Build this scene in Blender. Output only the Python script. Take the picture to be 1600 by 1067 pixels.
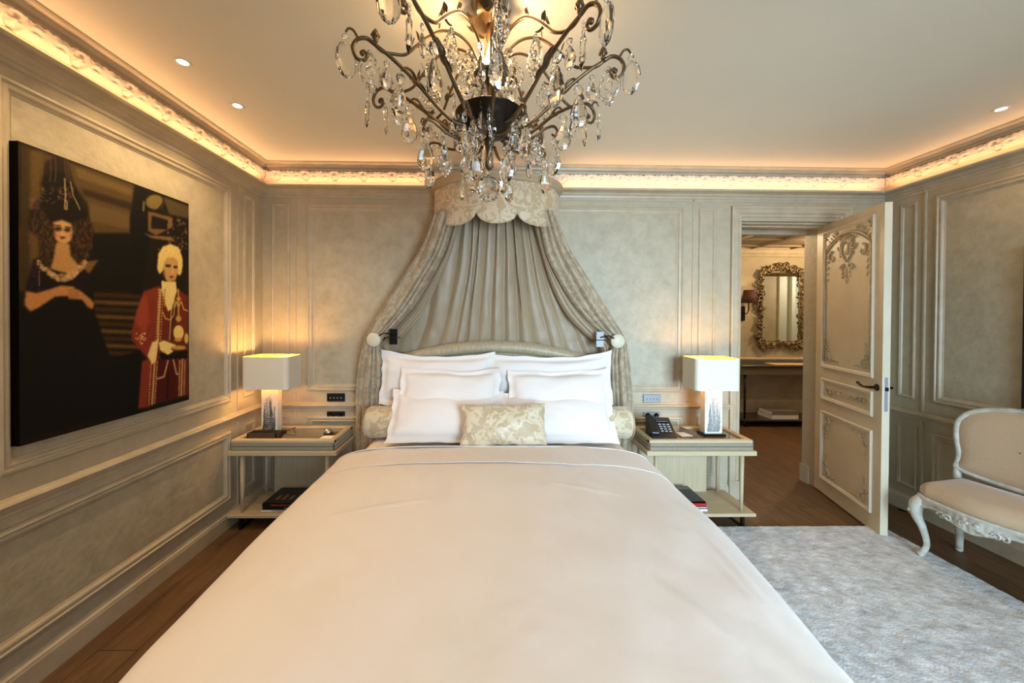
import bpy, math, random
import numpy as np
from mathutils import Vector, Matrix, noise
PI = math.pi
sin, cos = math.sin, math.cos
random.seed(7)
for o in list(bpy.data.objects): bpy.data.objects.remove(o)
scn = bpy.context.scene
COL = scn.collection

# ------------------------------------------------------------------ camera
FPX, CX, CY = 600.0, 778.0, 499.0
CAM0 = Vector((0, 0, 1.55))
_y, _p, _r = .0167, -.0094, -.006
_f = Vector((sin(_y)*cos(_p), cos(_y)*cos(_p), sin(_p)))
_r0 = _f.cross(Vector((0, 0, 1))).normalized(); _u0 = _r0.cross(_f)
_R = _r0*cos(_r) - _u0*sin(_r); _U = _r0*sin(_r) + _u0*cos(_r)
cd = bpy.data.cameras.new('camera'); cam = bpy.data.objects.new('camera', cd); COL.objects.link(cam)
cd.sensor_fit = 'HORIZONTAL'; cd.sensor_width = 36; cd.lens = 36*FPX/1600
cd.shift_x = (800-CX)/1600; cd.shift_y = (CY-533.5)/1600
cd.clip_start = .05
M = Matrix((( _R.x, _U.x, -_f.x, 0), (_R.y, _U.y, -_f.y, 0), (_R.z, _U.z, -_f.z, 0), (0, 0, 0, 1)))
cam.matrix_world = Matrix.Translation(CAM0) @ M
scn.camera = cam

def at(x, y, X=None, Y=None, Z=None):
    "the point of the room that a place in the photograph shows, on the plane X, Y or Z"
    d = _f + _R*((x-CX)/FPX) - _U*((y-CY)/FPX)
    if X is not None: t = (X-CAM0.x)/d.x
    elif Y is not None: t = (Y-CAM0.y)/d.y
    else: t = (Z-CAM0.z)/d.z
    return CAM0 + d*t

# ------------------------------------------------------------------ view, world, big lights
vs = scn.view_settings
vs.view_transform = 'Standard'; vs.look = 'None'; vs.gamma = 1; vs.use_curve_mapping = False
vs.exposure = 0.22
w = bpy.data.worlds.new('sky'); scn.world = w; w.use_nodes = True
w.node_tree.nodes['Background'].inputs[0].default_value = (.62, .78, 1, 1)
w.node_tree.nodes['Background'].inputs[1].default_value = 1.0

def area(name, loc, direction, sx, sy, power, color, spread=180, up=Vector((0, 0, 1))):
    l = bpy.data.lights.new(name, 'AREA'); l.shape = 'RECTANGLE'; l.size = sx; l.size_y = sy
    l.energy = power; l.color = color; l.spread = math.radians(spread)
    o = bpy.data.objects.new(name, l); COL.objects.link(o)
    d = Vector(direction).normalized(); z = -d
    x = up.cross(z).normalized(); yv = z.cross(x)
    m = Matrix((x, yv, z)).transposed().to_4x4(); o.matrix_world = Matrix.Translation(loc) @ m
    return o
def point(name, loc, power, color, r=.02):
    l = bpy.data.lights.new(name, 'POINT'); l.energy = power; l.color = color; l.shadow_soft_size = r
    o = bpy.data.objects.new(name, l); COL.objects.link(o); o.location = loc; return o

XL, XR, YB, YF, ZC = -1.91, 3.36, 3.24, -1.8, 2.80      # room box
WARM = (1, .68, .29); WARM2 = (1, .68, .38); COOL = (.54, .77, 1)
# daylight through the tall windows in the wall behind the camera
area('window_daylight', (1.75, YF+.05, 1.45), (-.09, 1, -.15), 1.7, 2.1, 67, COOL, 80)
area('window_daylight', (-.55, YF+.05, 1.45), (0.2, 1, -.85), 1.0, 2.1, 14, COOL, 95)
# LED strips lying in the cornice ledge (they shine up and back on the frieze and the ceiling)
LEDC = (1, .53, .25)
area('cove_strip', ((XL+XR)/2, YB-.050, 2.607), (0, -.12, 1), XR-XL-.2, .014, 5.0, LEDC, up=Vector((0, 1, 0)))
area('cove_strip', (XL+.050, (YB+YF)/2, 2.607), (.12, 0, 1), .014, YB-YF-.2, 5.7, LEDC, up=Vector((0, 1, 0)))
area('cove_strip', (XR-.050, (YB+YF)/2, 2.607), (-.12, 0, 1), .014, YB-YF-.2, 4.4, LEDC, up=Vector((0, 1, 0)))

# ------------------------------------------------------------------ materials
def S(r, g, b):
    f = lambda c: (c/255/12.92) if c <= 10 else (((c/255)+.055)/1.055)**2.4
    return (f(r), f(g), f(b), 1)
MATS = {}
def mat(name, col, rough=.6, metal=0, col2=None, scale=5, detail=4, bump=0, bscale=None, stretch=None,
        sheen=0, coat=0, emit=None, estr=0, trans=0, ior=1.45, contrast=.25, spec=.5, nrough=.5):
    if name in MATS: return MATS[name]
    m = bpy.data.materials.new(name); m.use_nodes = True; nt = m.node_tree; N = nt.nodes; L = nt.links
    b = N['Principled BSDF']
    b.inputs['Base Color'].default_value = col; b.inputs['Roughness'].default_value = rough
    b.inputs['Metallic'].default_value = metal; b.inputs['IOR'].default_value = ior
    b.inputs['Specular IOR Level'].default_value = spec
    if trans: b.inputs['Transmission Weight'].default_value = trans
    if sheen: b.inputs['Sheen Weight'].default_value = sheen; b.inputs['Sheen Roughness'].default_value = .4
    if coat: b.inputs['Coat Weight'].default_value = coat; b.inputs['Coat Roughness'].default_value = .08
    if emit: b.inputs['Emission Color'].default_value = emit; b.inputs['Emission Strength'].default_value = estr
    tc = None
    if col2 or bump:
        tc = N.new('ShaderNodeTexCoord'); mp = N.new('ShaderNodeMapping'); L.new(tc.outputs['Object'], mp.inputs[0])
        if stretch: mp.inputs['Scale'].default_value = stretch
    if col2:
        n = N.new('ShaderNodeTexNoise'); n.inputs['Scale'].default_value = scale; n.inputs['Detail'].default_value = detail; n.inputs['Roughness'].default_value = nrough
        L.new(mp.outputs[0], n.inputs['Vector'])
        r = N.new('ShaderNodeValToRGB'); r.color_ramp.elements[0].position = .5-contrast; r.color_ramp.elements[1].position = .5+contrast
        r.color_ramp.elements[0].color = col; r.color_ramp.elements[1].color = col2
        L.new(n.outputs['Fac'], r.inputs[0]); L.new(r.outputs[0], b.inputs['Base Color'])
    if bump:
        n2 = N.new('ShaderNodeTexNoise'); n2.inputs['Scale'].default_value = bscale or scale*4; n2.inputs['Detail'].default_value = 5
        L.new(mp.outputs[0], n2.inputs['Vector'])
        bp = N.new('ShaderNodeBump'); bp.inputs['Strength'].default_value = bump; bp.inputs['Distance'].default_value = .01
        L.new(n2.outputs['Fac'], bp.inputs['Height']); L.new(bp.outputs[0], b.inputs['Normal'])
    MATS[name] = m; return m

WALL = mat('wall_paint', S(172, 158, 130), .55, col2=S(186, 173, 146), scale=11, detail=12, bump=.25, bscale=40, contrast=.2, nrough=.68)
PANEL = mat('wall_panel_stucco', S(164, 151, 124), .5, col2=S(187, 175, 148), scale=10, detail=14, bump=.4, bscale=26, contrast=.2, nrough=.70)
TRIM = mat('trim_paint', S(178, 162, 134), .38, col2=S(192, 177, 150), scale=12, detail=6, contrast=.2)
PLASTER = mat('frieze_plaster', S(226, 208, 182), .6)
CEIL = mat('ceiling_paint', S(228, 221, 200), .8, col2=S(232, 226, 206), scale=1.5)

def wood_floor():
    m = bpy.data.materials.new('oak_parquet'); m.use_nodes = True; nt = m.node_tree; N = nt.nodes; L = nt.links
    b = N['Principled BSDF']
    tc = N.new('ShaderNodeTexCoord'); mp = N.new('ShaderNodeMapping'); L.new(tc.outputs['Object'], mp.inputs[0])
    mp.inputs['Rotation'].default_value = (0, 0, math.radians(90))
    br = N.new('ShaderNodeTexBrick'); L.new(mp.outputs[0], br.inputs['Vector'])
    br.inputs['Scale'].default_value = 1; br.inputs['Brick Width'].default_value = 1.3; br.inputs['Row Height'].default_value = .18
    br.inputs['Mortar Size'].default_value = .002; br.inputs['Color1'].default_value = S(116, 84, 52); br.inputs['Color2'].default_value = S(98, 71, 45)
    br.inputs['Mortar'].default_value = S(36, 24, 14); br.offset = .37
    n = N.new('ShaderNodeTexNoise'); n.inputs['Scale'].default_value = 4; n.inputs['Detail'].default_value = 10; n.inputs['Distortion'].default_value = 1.2
    mp2 = N.new('ShaderNodeMapping'); mp2.inputs['Scale'].default_value = (5, .7, 1); L.new(tc.outputs['Object'], mp2.inputs[0]); L.new(mp2.outputs[0], n.inputs['Vector'])
    r = N.new('ShaderNodeValToRGB'); r.color_ramp.elements[0].position = .3; r.color_ramp.elements[0].color = (.62, .6, .58, 1); r.color_ramp.elements[1].position = .7; r.color_ramp.elements[1].color = (1.1, 1.1, 1.1, 1)
    L.new(n.outputs['Fac'], r.inputs[0])
    mx = N.new('ShaderNodeMix'); mx.data_type = 'RGBA'; mx.blend_type = 'MULTIPLY'; mx.inputs[0].default_value = 1
    L.new(br.outputs['Color'], mx.inputs[6]); L.new(r.outputs[0], mx.inputs[7]); L.new(mx.outputs[2], b.inputs['Base Color'])
    b.inputs['Roughness'].default_value = .48
    bp = N.new('ShaderNodeBump'); bp.inputs['Strength'].default_value = .15; L.new(n.outputs['Fac'], bp.inputs['Height']); L.new(bp.outputs[0], b.inputs['Normal'])
    return m
FLOOR = wood_floor()

def damask(name, a, b_, scale=9, rough=.45, thr=.5, bands=0):
    m = bpy.data.materials.new(name); m.use_nodes = True; nt = m.node_tree; N = nt.nodes; L = nt.links
    b = N['Principled BSDF']; tc = N.new('ShaderNodeTexCoord')
    n = N.new('ShaderNodeTexNoise'); n.inputs['Scale'].default_value = scale; n.inputs['Detail'].default_value = 3.5; n.inputs['Distortion'].default_value = 1.5
    L.new(tc.outputs['Object'], n.inputs['Vector'])
    r = N.new('ShaderNodeValToRGB'); r.color_ramp.elements[0].position = thr-.03; r.color_ramp.elements[1].position = thr+.03
    r.color_ramp.elements[0].color = a; r.color_ramp.elements[1].color = b_
    L.new(n.outputs['Fac'], r.inputs[0]); L.new(r.outputs[0], b.inputs['Base Color'])
    rr = N.new('ShaderNodeMapRange'); rr.inputs[3].default_value = rough+.15; rr.inputs[4].default_value = rough-.12
    L.new(r.outputs[0], rr.inputs[0]); L.new(rr.outputs[0], b.inputs['Roughness'])
    b.inputs['Sheen Weight'].default_value = .3
    bp = N.new('ShaderNodeBump'); bp.inputs['Strength'].default_value = .12; bp.inputs['Distance'].default_value = .004
    L.new(r.outputs[0], bp.inputs['Height']); L.new(bp.outputs[0], b.inputs['Normal'])
    return m
DAMASK = damask('gold_damask', S(184, 162, 126), S(208, 191, 160), 17)
DAMASK_C = damask('curtain_damask', S(154, 135, 105), S(173, 155, 126), 14)
LINING = mat('taupe_silk_lining', S(148, 128, 98), .42, sheen=.3, col2=S(160, 140, 110), scale=3, stretch=(6, 6, .6), bump=.12, bscale=5)
SATIN = mat('headboard_satin', S(186, 168, 136), .4, sheen=.3, col2=S(150, 132, 104), scale=20, stretch=(5, 1, 1), contrast=.3)
LINEN_W = mat('white_cotton', S(228, 217, 206), .8, sheen=.15, bump=.25, bscale=9)
LINEN_C = mat('cream_duvet_cotton', S(232, 221, 208), .75, sheen=.15, bump=.5, bscale=4.5)
SHEET = mat('fitted_sheet_cotton', S(240, 230, 218), .8, bump=.1, bscale=6)
OAKL = mat('limed_oak', S(178, 158, 122), .5, col2=S(196, 178, 144), scale=6, stretch=(1, 8, 8), contrast=.3)
OAKV = mat('limed_oak_upright', S(178, 158, 122), .5, col2=S(196, 178, 144), scale=6, stretch=(8, 8, .6), contrast=.3)
RIB = mat('ribbed_shagreen', S(176, 164, 140), .5)
GLOSS = mat('tray_glass', S(120, 108, 86), .06, coat=.6)
BLACKM = mat('black_metal', S(26, 23, 20), .35, metal=.6)
BLACKP = mat('black_plastic', S(20, 20, 22), .35)
BRONZE = mat('dark_bronze', S(92, 76, 56), .32, metal=.85, col2=S(128, 106, 78), scale=20)
BRONZE_D = mat('black_bronze', S(46, 38, 30), .3, metal=.7, col2=S(74, 62, 48), scale=14)
STEEL = mat('brushed_steel', S(140, 142, 144), .45, metal=.7)
CHROME = mat('polished_chrome', S(220, 218, 212), .08, metal=1)
GOLD_IN = mat('gold_lining', S(232, 190, 96), .35, metal=.3)
SHADE = mat('ivory_shade_card', S(222, 212, 190), .6)
LEATHER = mat('brown_leather', S(74, 58, 42), .5, bump=.1, bscale=60)
LEATHER_T = mat('taupe_leather', S(140, 116, 90), .5, bump=.1, bscale=60)
PAPER = mat('paper', S(236, 230, 218), .8)
PAINT_W = mat('aged_white_paint', S(206, 202, 188), .45, col2=S(172, 166, 148), scale=26, contrast=.2)
UPH = mat('beige_linen_upholstery', S(192, 164, 130), .85, sheen=.4, bump=.2, bscale=70)
GILT = mat('aged_silver_gilt', S(150, 132, 98), .35, metal=.75, col2=S(80, 66, 46), scale=26, contrast=.2)
MIRROR = mat('mirror_glass', S(225, 225, 220), .02, metal=1)
DARKWOOD = mat('dark_lacquer', S(40, 33, 26), .3, coat=.3)
BULB = mat('lamp_bulb', S(255, 220, 160), .4, emit=(1, .62, .26, 1), estr=30)
CBULB = mat('candle_bulb', S(255, 220, 160), .4, emit=(1, .60, .24, 1), estr=70)
DOWN = mat('downlight_lens', S(255, 250, 240), .4, emit=(1, .86, .68, 1), estr=6)
WHITEP = mat('white_metal', S(232, 228, 218), .4)
def glass(name, tint=(1, 1, 1, 1)):
    m = bpy.data.materials.new(name); m.use_nodes = True; b = m.node_tree.nodes['Principled BSDF']
    b.inputs['Base Color'].default_value = tint; b.inputs['Transmission Weight'].default_value = 1
    b.inputs['Roughness'].default_value = 0.0; b.inputs['IOR'].default_value = 1.55; return m
CRYSTAL = glass('cut_crystal', (1, .985, .95, 1))

def art_mat():
    m = bpy.data.materials.new('printed_canvas'); m.use_nodes = True; N = m.node_tree.nodes; b = N['Principled BSDF']
    a = N.new('ShaderNodeAttribute'); a.attribute_name = 'print'
    m.node_tree.links.new(a.outputs['Color'], b.inputs['Base Color']); b.inputs['Roughness'].default_value = .75
    b.inputs['Specular IOR Level'].default_value = .15
    return m

# ------------------------------------------------------------------ mesh builder
class MB:
    def __init__(s): s.v = []; s.f = []; s.sm = []
    def add(s, vs, fs, smooth=False):
        k = len(s.v); s.v += [tuple(p) for p in vs]; s.f += [tuple(i+k for i in f) for f in fs]; s.sm += [smooth]*len(fs); return s
    def box(s, x0, y0, z0, x1, y1, z1, bev=0):
        if x0 > x1: x0, x1 = x1, x0
        if y0 > y1: y0, y1 = y1, y0
        if z0 > z1: z0, z1 = z1, z0
        if bev <= 0:
            vs = [(x, y, z) for z in (z0, z1) for y in (y0, y1) for x in (x0, x1)]
            return s.add(vs, [(0, 2, 3, 1), (4, 5, 7, 6), (0, 1, 5, 4), (2, 6, 7, 3), (0, 4, 6, 2), (1, 3, 7, 5)])
        b = min(bev, (x1-x0)/2.01, (y1-y0)/2.01, (z1-z0)/2.01)
        rings = []
        for z, i in ((z0, b), (z0+b, 0), (z1-b, 0), (z1, b)):
            X0, X1, Y0, Y1 = x0+i, x1-i, y0+i, y1-i; c = b
            if i: rings.append([(X0, Y0, z), (X0, Y0, z), (X1, Y0, z), (X1, Y0, z), (X1, Y1, z), (X1, Y1, z), (X0, Y1, z), (X0, Y1, z)])
            else: rings.append([(X0, Y0+c, z), (X0+c, Y0, z), (X1-c, Y0, z), (X1, Y0+c, z), (X1, Y1-c, z), (X1-c, Y1, z), (X0+c, Y1, z), (X0, Y1-c, z)])
        return s.loft(rings, cap=True)
    def loft(s, rings, closed=True, cap=False, smooth=False, loop=False):
        n = len(rings[0]); vs = [p for r in rings for p in r]; fs = []
        m = len(rings)
        for i in range(m if loop else m-1):
            j2 = (i+1) % m
            for j in range(n if closed else n-1):
                a, b = i*n+j, i*n+(j+1) % n; c, d = j2*n+(j+1) % n, j2*n+j
                fs.append((a, b, c, d))
        if cap: fs.append(tuple(range(n))[::-1]); fs.append(tuple((m-1)*n+i for i in range(n)))
        return s.add(vs, fs, smooth)
    def tube(s, pts, r, seg=8, cap=True, smooth=True):
        pts = [Vector(p) for p in pts]; n = len(pts)
        if n < 2: return s
        rs = r if isinstance(r, (list, tuple)) else [r]*n
        rings = []; up = None
        for i, p in enumerate(pts):
            t = (pts[min(i+1, n-1)]-pts[max(i-1, 0)])
            if t.length < 1e-9: t = Vector((0, 0, 1))
            t.normalize()
            if up is None:
                up = Vector((0, 0, 1)) if abs(t.z) < .9 else Vector((1, 0, 0))
            a = t.cross(up)
            if a.length < 1e-6: a = t.cross(Vector((0, 1, 0)))
            a.normalize(); up = a.cross(t).normalized()
            rings.append([p + (a*cos(2*PI*k/seg)+up*sin(2*PI*k/seg))*rs[i] for k in range(seg)])
        return s.loft(rings, cap=cap, smooth=smooth)
    def lathe(s, prof, c=(0, 0, 0), seg=16, axis='z', sy=1, cap=True, smooth=True):
        rings = []
        for r, h in prof:
            ring = []
            for k in range(seg):
                a = 2*PI*k/seg; x, y = r*cos(a), r*sin(a)*sy
                p = {'z': (x, y, h), 'x': (h, x, y), 'y': (x, h, y)}[axis]
                ring.append((p[0]+c[0], p[1]+c[1], p[2]+c[2]))
            rings.append(ring)
        return s.loft(rings, cap=cap, smooth=smooth)
    def grid(s, fn, nu, nv, smooth=True, wrapu=False):
        vs = [fn(i/nu, j/nv) for j in range(nv+1) for i in range(nu+1)]
        fs = [(j*(nu+1)+i, j*(nu+1)+i+1, (j+1)*(nu+1)+i+1, (j+1)*(nu+1)+i) for j in range(nv) for i in range(nu)]
        return s.add(vs, fs, smooth)
    def ball(s, c, r, seg=12, rg=8, sc=(1, 1, 1), smooth=True):
        vs = []
        for j in range(rg+1):
            t = PI*j/rg
            for i in range(seg): vs.append((c[0]+r*sc[0]*sin(t)*cos(2*PI*i/seg), c[1]+r*sc[1]*sin(t)*sin(2*PI*i/seg), c[2]+r*sc[2]*cos(t)))
        fs = [(j*seg+i, j*seg+(i+1) % seg, (j+1)*seg+(i+1) % seg, (j+1)*seg+i) for j in range(rg) for i in range(seg)]
        return s.add(vs, fs, smooth)
    def xf(s, m, k=0):
        s.v = s.v[:k] + [tuple(m @ Vector(p)) for p in s.v[k:]]; return s

def world_base(o):
    p = Vector((0, 0, 0)); r = 0
    while o: p += Vector(o.get('_b', (0, 0, 0))); o = None
    return p
BASE = {}
def root_base(o):
    while o.parent: o = o.parent
    return BASE.get(o.name, Vector((0, 0, 0)))

def build(mb, name, m, parent=None, base=None, solid=0, sub=0, label=None, fixn=True, local=False):
    """link the collected shapes as ONE mesh object. Coordinates are the room's; the mesh is stored relative to its thing's base"""
    me = bpy.data.meshes.new(name)
    if parent is not None: b = root_base(parent) if not local else Vector((0, 0, 0))
    elif base is not None: b = Vector(base)
    else: b = Vector((0, 0, 0))
    me.from_pydata([(v[0]-b.x, v[1]-b.y, v[2]-b.z) for v in mb.v], [], mb.f)
    me.polygons.foreach_set('use_smooth', mb.sm); me.update()
    if fixn:
        import bmesh
        bm = bmesh.new(); bm.from_mesh(me); bmesh.ops.remove_doubles(bm, verts=bm.verts, dist=1e-5)
        bmesh.ops.recalc_face_normals(bm, faces=bm.faces); bm.to_mesh(me); bm.free()
    me.materials.append(m)
    o = bpy.data.objects.new(name, me); COL.objects.link(o)
    if parent is not None: o.parent = parent
    elif base is not None: o.location = b; BASE[o.name] = b
    if solid:
        md = o.modifiers.new('thickness', 'SOLIDIFY'); md.thickness = solid; md.offset = 0
    if sub:
        md = o.modifiers.new('smooth', 'SUBSURF'); md.levels = sub; md.render_levels = sub
    if label: o['label'] = label
    return o
def thing(name, label, cat, base=(0, 0, 0), group=None):
    o = bpy.data.objects.new(name, None); COL.objects.link(o); o.location = base; BASE[o.name] = Vector(base)
    o.empty_display_size = .1
    o['label'] = label; o['category'] = cat
    if group: o['group'] = group
    return o
def tag(o, label, cat, group=None):
    o['label'] = label; o['category'] = cat
    if group: o['group'] = group
    return o
def struct(mb, name, m, parent=None, **k):
    o = build(mb, name, m, parent, **k)
    if parent is None: o['kind'] = 'structure'
    return o
def text_mb(s, size, origin, ux, uz, depth=.0006, align='LEFT'):
    cu = bpy.data.curves.new('lettering', 'FONT'); cu.body = s; cu.size = size; cu.extrude = depth; cu.align_x = align; cu.align_y = 'CENTER'
    o = bpy.data.objects.new('lettering', cu); COL.objects.link(o)
    bpy.context.view_layer.update()
    me = bpy.data.meshes.new_from_object(o.evaluated_get(bpy.context.evaluated_depsgraph_get()))
    ux = Vector(ux); uz = Vector(uz); un = ux.cross(uz); O = Vector(origin)
    mb = MB(); mb.add([O+ux*v.co.x+uz*v.co.y+un*v.co.z for v in me.vertices], [tuple(p.vertices) for p in me.polygons])
    bpy.data.objects.remove(o); bpy.data.meshes.remove(me); return mb
def smooth_path(pts, n=6):
    pts = [Vector(p) for p in pts]; out = []
    for i in range(len(pts)-1):
        p0 = pts[max(i-1, 0)]; p1 = pts[i]; p2 = pts[i+1]; p3 = pts[min(i+2, len(pts)-1)]
        for k in range(n):
            t = k/n
            out.append(.5*((2*p1)+(-p0+p2)*t+(2*p0-5*p1+4*p2-p3)*t*t+(-p0+3*p1-3*p2+p3)*t**3))
    out.append(pts[-1]); return out
def lerp(a, b, t): return a+(b-a)*t
def interp(pts, t):
    n = len(pts)-1; x = min(max(t, 0), 1)*n; i = min(int(x), n-1); f = x-i
    p0 = pts[max(i-1, 0)]; p1 = pts[i]; p2 = pts[i+1]; p3 = pts[min(i+2, n)]
    return tuple(.5*((2*b)+(-a+c)*f+(2*a-5*b+4*c-d)*f*f+(-a+3*b-3*c+d)*f**3) for a, b, c, d in zip(p0, p1, p2, p3))

# wall frames: (origin, u along the wall, n into the room)
WB = (Vector((0, YB, 0)), Vector((1, 0, 0)), Vector((0, -1, 0)))      # back wall: u = X
WL = (Vector((XL, 0, 0)), Vector((0, 1, 0)), Vector((1, 0, 0)))       # left wall: u = Y
WR = (Vector((XR, 0, 0)), Vector((0, 1, 0)), Vector((-1, 0, 0)))      # right wall: u = Y
def wp(W, u, z, h): return W[0]+W[1]*u+W[2]*h+Vector((0, 0, z))
P_BIG = [(0, 0), (0, .012), (.006, .020), (.016, .022), (.022, .014), (.028, .012), (.034, .018), (.042, .016), (.050, .006), (.056, .004), (.060, 0)]
P_SMALL = [(0, 0), (.001, .008), (.007, .012), (.013, .008), (.018, .009), (.024, 0)]
def frame(mb, W, u0, z0, u1, z1, prof=P_BIG):
    rings = [[wp(W, u0+d, z0+d, h), wp(W, u1-d, z0+d, h), wp(W, u1-d, z1-d, h), wp(W, u0+d, z1-d, h)] for d, h in prof]
    mb.loft(rings); return mb
def rail(mb, W, u0, u1, prof, m0=0, m1=0):
    "straight moulding; prof = [(projection, z)], m0/m1 = mitre at the ends"
    rings = [[wp(W, u0+h*m0, z, h), wp(W, u1-h*m1, z, h)] for h, z in prof]
    mb.loft(rings, closed=False); return mb

# ------------------------------------------------------------------ the room
struct(MB().box(-2.6, -2.6, -.1, 7.4, 6.2, 0), 'floor', FLOOR)
struct(MB().box(-2.3, -2.6, ZC, 3.75, 3.6, ZC+.1), 'ceiling', CEIL)
DX0, DX1, DZ, YJ = 2.12, 2.965, 2.37, 3.60
struct(MB().box(-2.3, YB, 0, DX0, YJ, ZC).box(DX1, YB, 0, 3.75, YJ, ZC).box(DX0, YB, DZ, DX1, YJ, ZC), 'wall_back', WALL)
struct(MB().box(-2.3, -2.6, 0, XL, YB, ZC), 'wall_left', WALL)
struct(MB().box(XR, -2.6, 0, 3.75, YB, ZC), 'wall_right', WALL)
wf = MB()
for a in [(-2.3, -1.1, 0, ZC), (0, .85, 0, ZC), (2.65, 3.75, 0, ZC), (-1.1, 0, 0, .3), (-1.1, 0, 2.55, ZC), (.85, 2.65, 0, .3), (.85, 2.65, 2.55, ZC)]:
    wf.box(a[0], YF-.3, a[2], a[1], YF, a[3])
struct(wf, 'wall_front', WALL)
for i, (a, b) in enumerate([(-1.1, 0), (.85, 2.65)]):
    m = MB(); c = (a+b)/2
    for x in (a, c-.03, b-.06): m.box(x, YF-.2, .3, x+.06, YF-.15, 2.55)
    for z in (.3, 1.1, 1.8, 2.49): m.box(a, YF-.2, z, b, YF-.15, z+.05)
    struct(m, 'window_%d' % (i+1), WHITEP)

# stuccoed fields inside the mouldings + mouldings, one trim object per wall
def field(mb, W, u0, z0, u1, z1):
    mb.loft([[wp(W, u0, z0, .002), wp(W, u1, z0, .002)], [wp(W, u0, z1, .002), wp(W, u1, z1, .002)]], closed=False)
Z0U, Z1U = .912, 2.472
# back wall
t = MB(); f = MB()
frame(t, WB, -1.54, Z0U, -.35, Z1U); frame(t, WB, .40, Z0U, 1.625, Z1U)
field(f, WB, -1.48, Z0U+.06, -.41, Z1U-.06); field(f, WB, .46, Z0U+.06, 1.565, Z1U-.06)
for u0, u1 in ((-1.835, -1.69), (1.755, 1.90)):
    frame(t, WB, u0, Z0U, u1, Z1U, P_SMALL); frame(t, WB, u0, .20, u1, .70, P_SMALL)
frame(t, WB, -1.54, .20, -.35, .70); frame(t, WB, .40, .20, 1.625, .70)
for u in (-1.64, 1.705):
    t.add([wp(WB, u-.004, .1, .001), wp(WB, u-.001, .1, .006), wp(WB, u+.006, .1, .006), wp(WB, u+.006, .1, 0), wp(WB, u-.004, 2.55, .001), wp(WB, u-.001, 2.55, .006), wp(WB, u+.006, 2.55, .006), wp(WB, u+.006, 2.55, 0)], [(0, 1, 5, 4), (1, 2, 6, 5), (2, 3, 7, 6)])
struct(t, 'trim_1', TRIM); struct(f, 'trim_2', PANEL)
# left wall
t = MB(); f = MB()
frame(t, WL, 1.50, Z0U, 2.83, Z1U); frame(t, WL, .9, .20, 2.825, .70); frame(t, WL, -.9, Z0U, 1.36, Z1U)
frame(t, WL, 2.985, Z0U, 3.12, Z1U, P_SMALL); frame(t, WL, 2.985, .20, 3.12, .70, P_SMALL)
field(f, WL, 1.56, Z0U+.06, 2.77, Z1U-.06); field(f, WL, .96, .26, 2.765, .64); field(f, WL, -.84, Z0U+.06, 1.30, Z1U-.06)
t.add([wp(WL, 2.912, .1, 0), wp(WL, 2.914, .1, .008), wp(WL, 2.925, .1, .008), wp(WL, 2.927, .1, 0), wp(WL, 2.912, 2.55, 0), wp(WL, 2.914, 2.55, .008), wp(WL, 2.925, 2.55, .008), wp(WL, 2.927, 2.55, 0)], [(0, 1, 5, 4), (1, 2, 6, 5), (2, 3, 7, 6)])
struct(t, 'trim_3', TRIM); struct(f, 'trim_4', PANEL)
# right wall
t = MB(); f = MB()
frame(t, WR, 1.2, Z0U, 2.85, Z1U); frame(t, WR, 1.2, .20, 2.85, .685)
frame(t, WR, 2.985, Z0U, 3.105, Z1U, P_SMALL); frame(t, WR, 2.96, .195, 3.105, .70, P_SMALL)
field(f, WR, 1.26, Z0U+.06, 2.79, Z1U-.06)
t.add([wp(WR, 2.915, .1, 0), wp(WR, 2.917, .1, .012), wp(WR, 2.929, .1, .012), wp(WR, 2.931, .1, 0), wp(WR, 2.915, 2.55, 0), wp(WR, 2.917, 2.55, .012), wp(WR, 2.929, 2.55, .012), wp(WR, 2.931, 2.55, 0)], [(0, 1, 5, 4), (1, 2, 6, 5), (2, 3, 7, 6)])
struct(t, 'trim_5', TRIM); struct(f, 'trim_6', PANEL)
# chair rails and baseboards
P_CH = [(0, .745), (.008, .747), (.010, .762), (.018, .768), (.022, .782), (.034, .788), (.038, .797), (.034, .805), (.014, .808), (.010, .816), (0, .818)]
P_BA = [(0, .125), (.006, .122), (.010, .112), (.018, .106), (.020, .095), (.022, .09), (.022, 0)]
for W, u0, u1, nm, side, m0, m1 in ((WB, XL, 2.03, 'trim_7', 'back', 1, 0), (WL, YF, YB, 'trim_8', 'left', 0, 1), (WR, YF, YB, 'trim_9', 'right', 0, 1)):
    c = MB(); rail(c, W, u0, u1, P_CH, m0, m1)
    b = MB(); rail(b, W, u0, u1, P_BA, m0, m1)
    if side == 'back': rail(c, W, 3.06, XR, P_CH, 0, 1); rail(b, W, 3.06, XR, P_BA, 0, 1)
    struct(c, nm, TRIM); struct(b, 'baseboard_'+side, TRIM)
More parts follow.
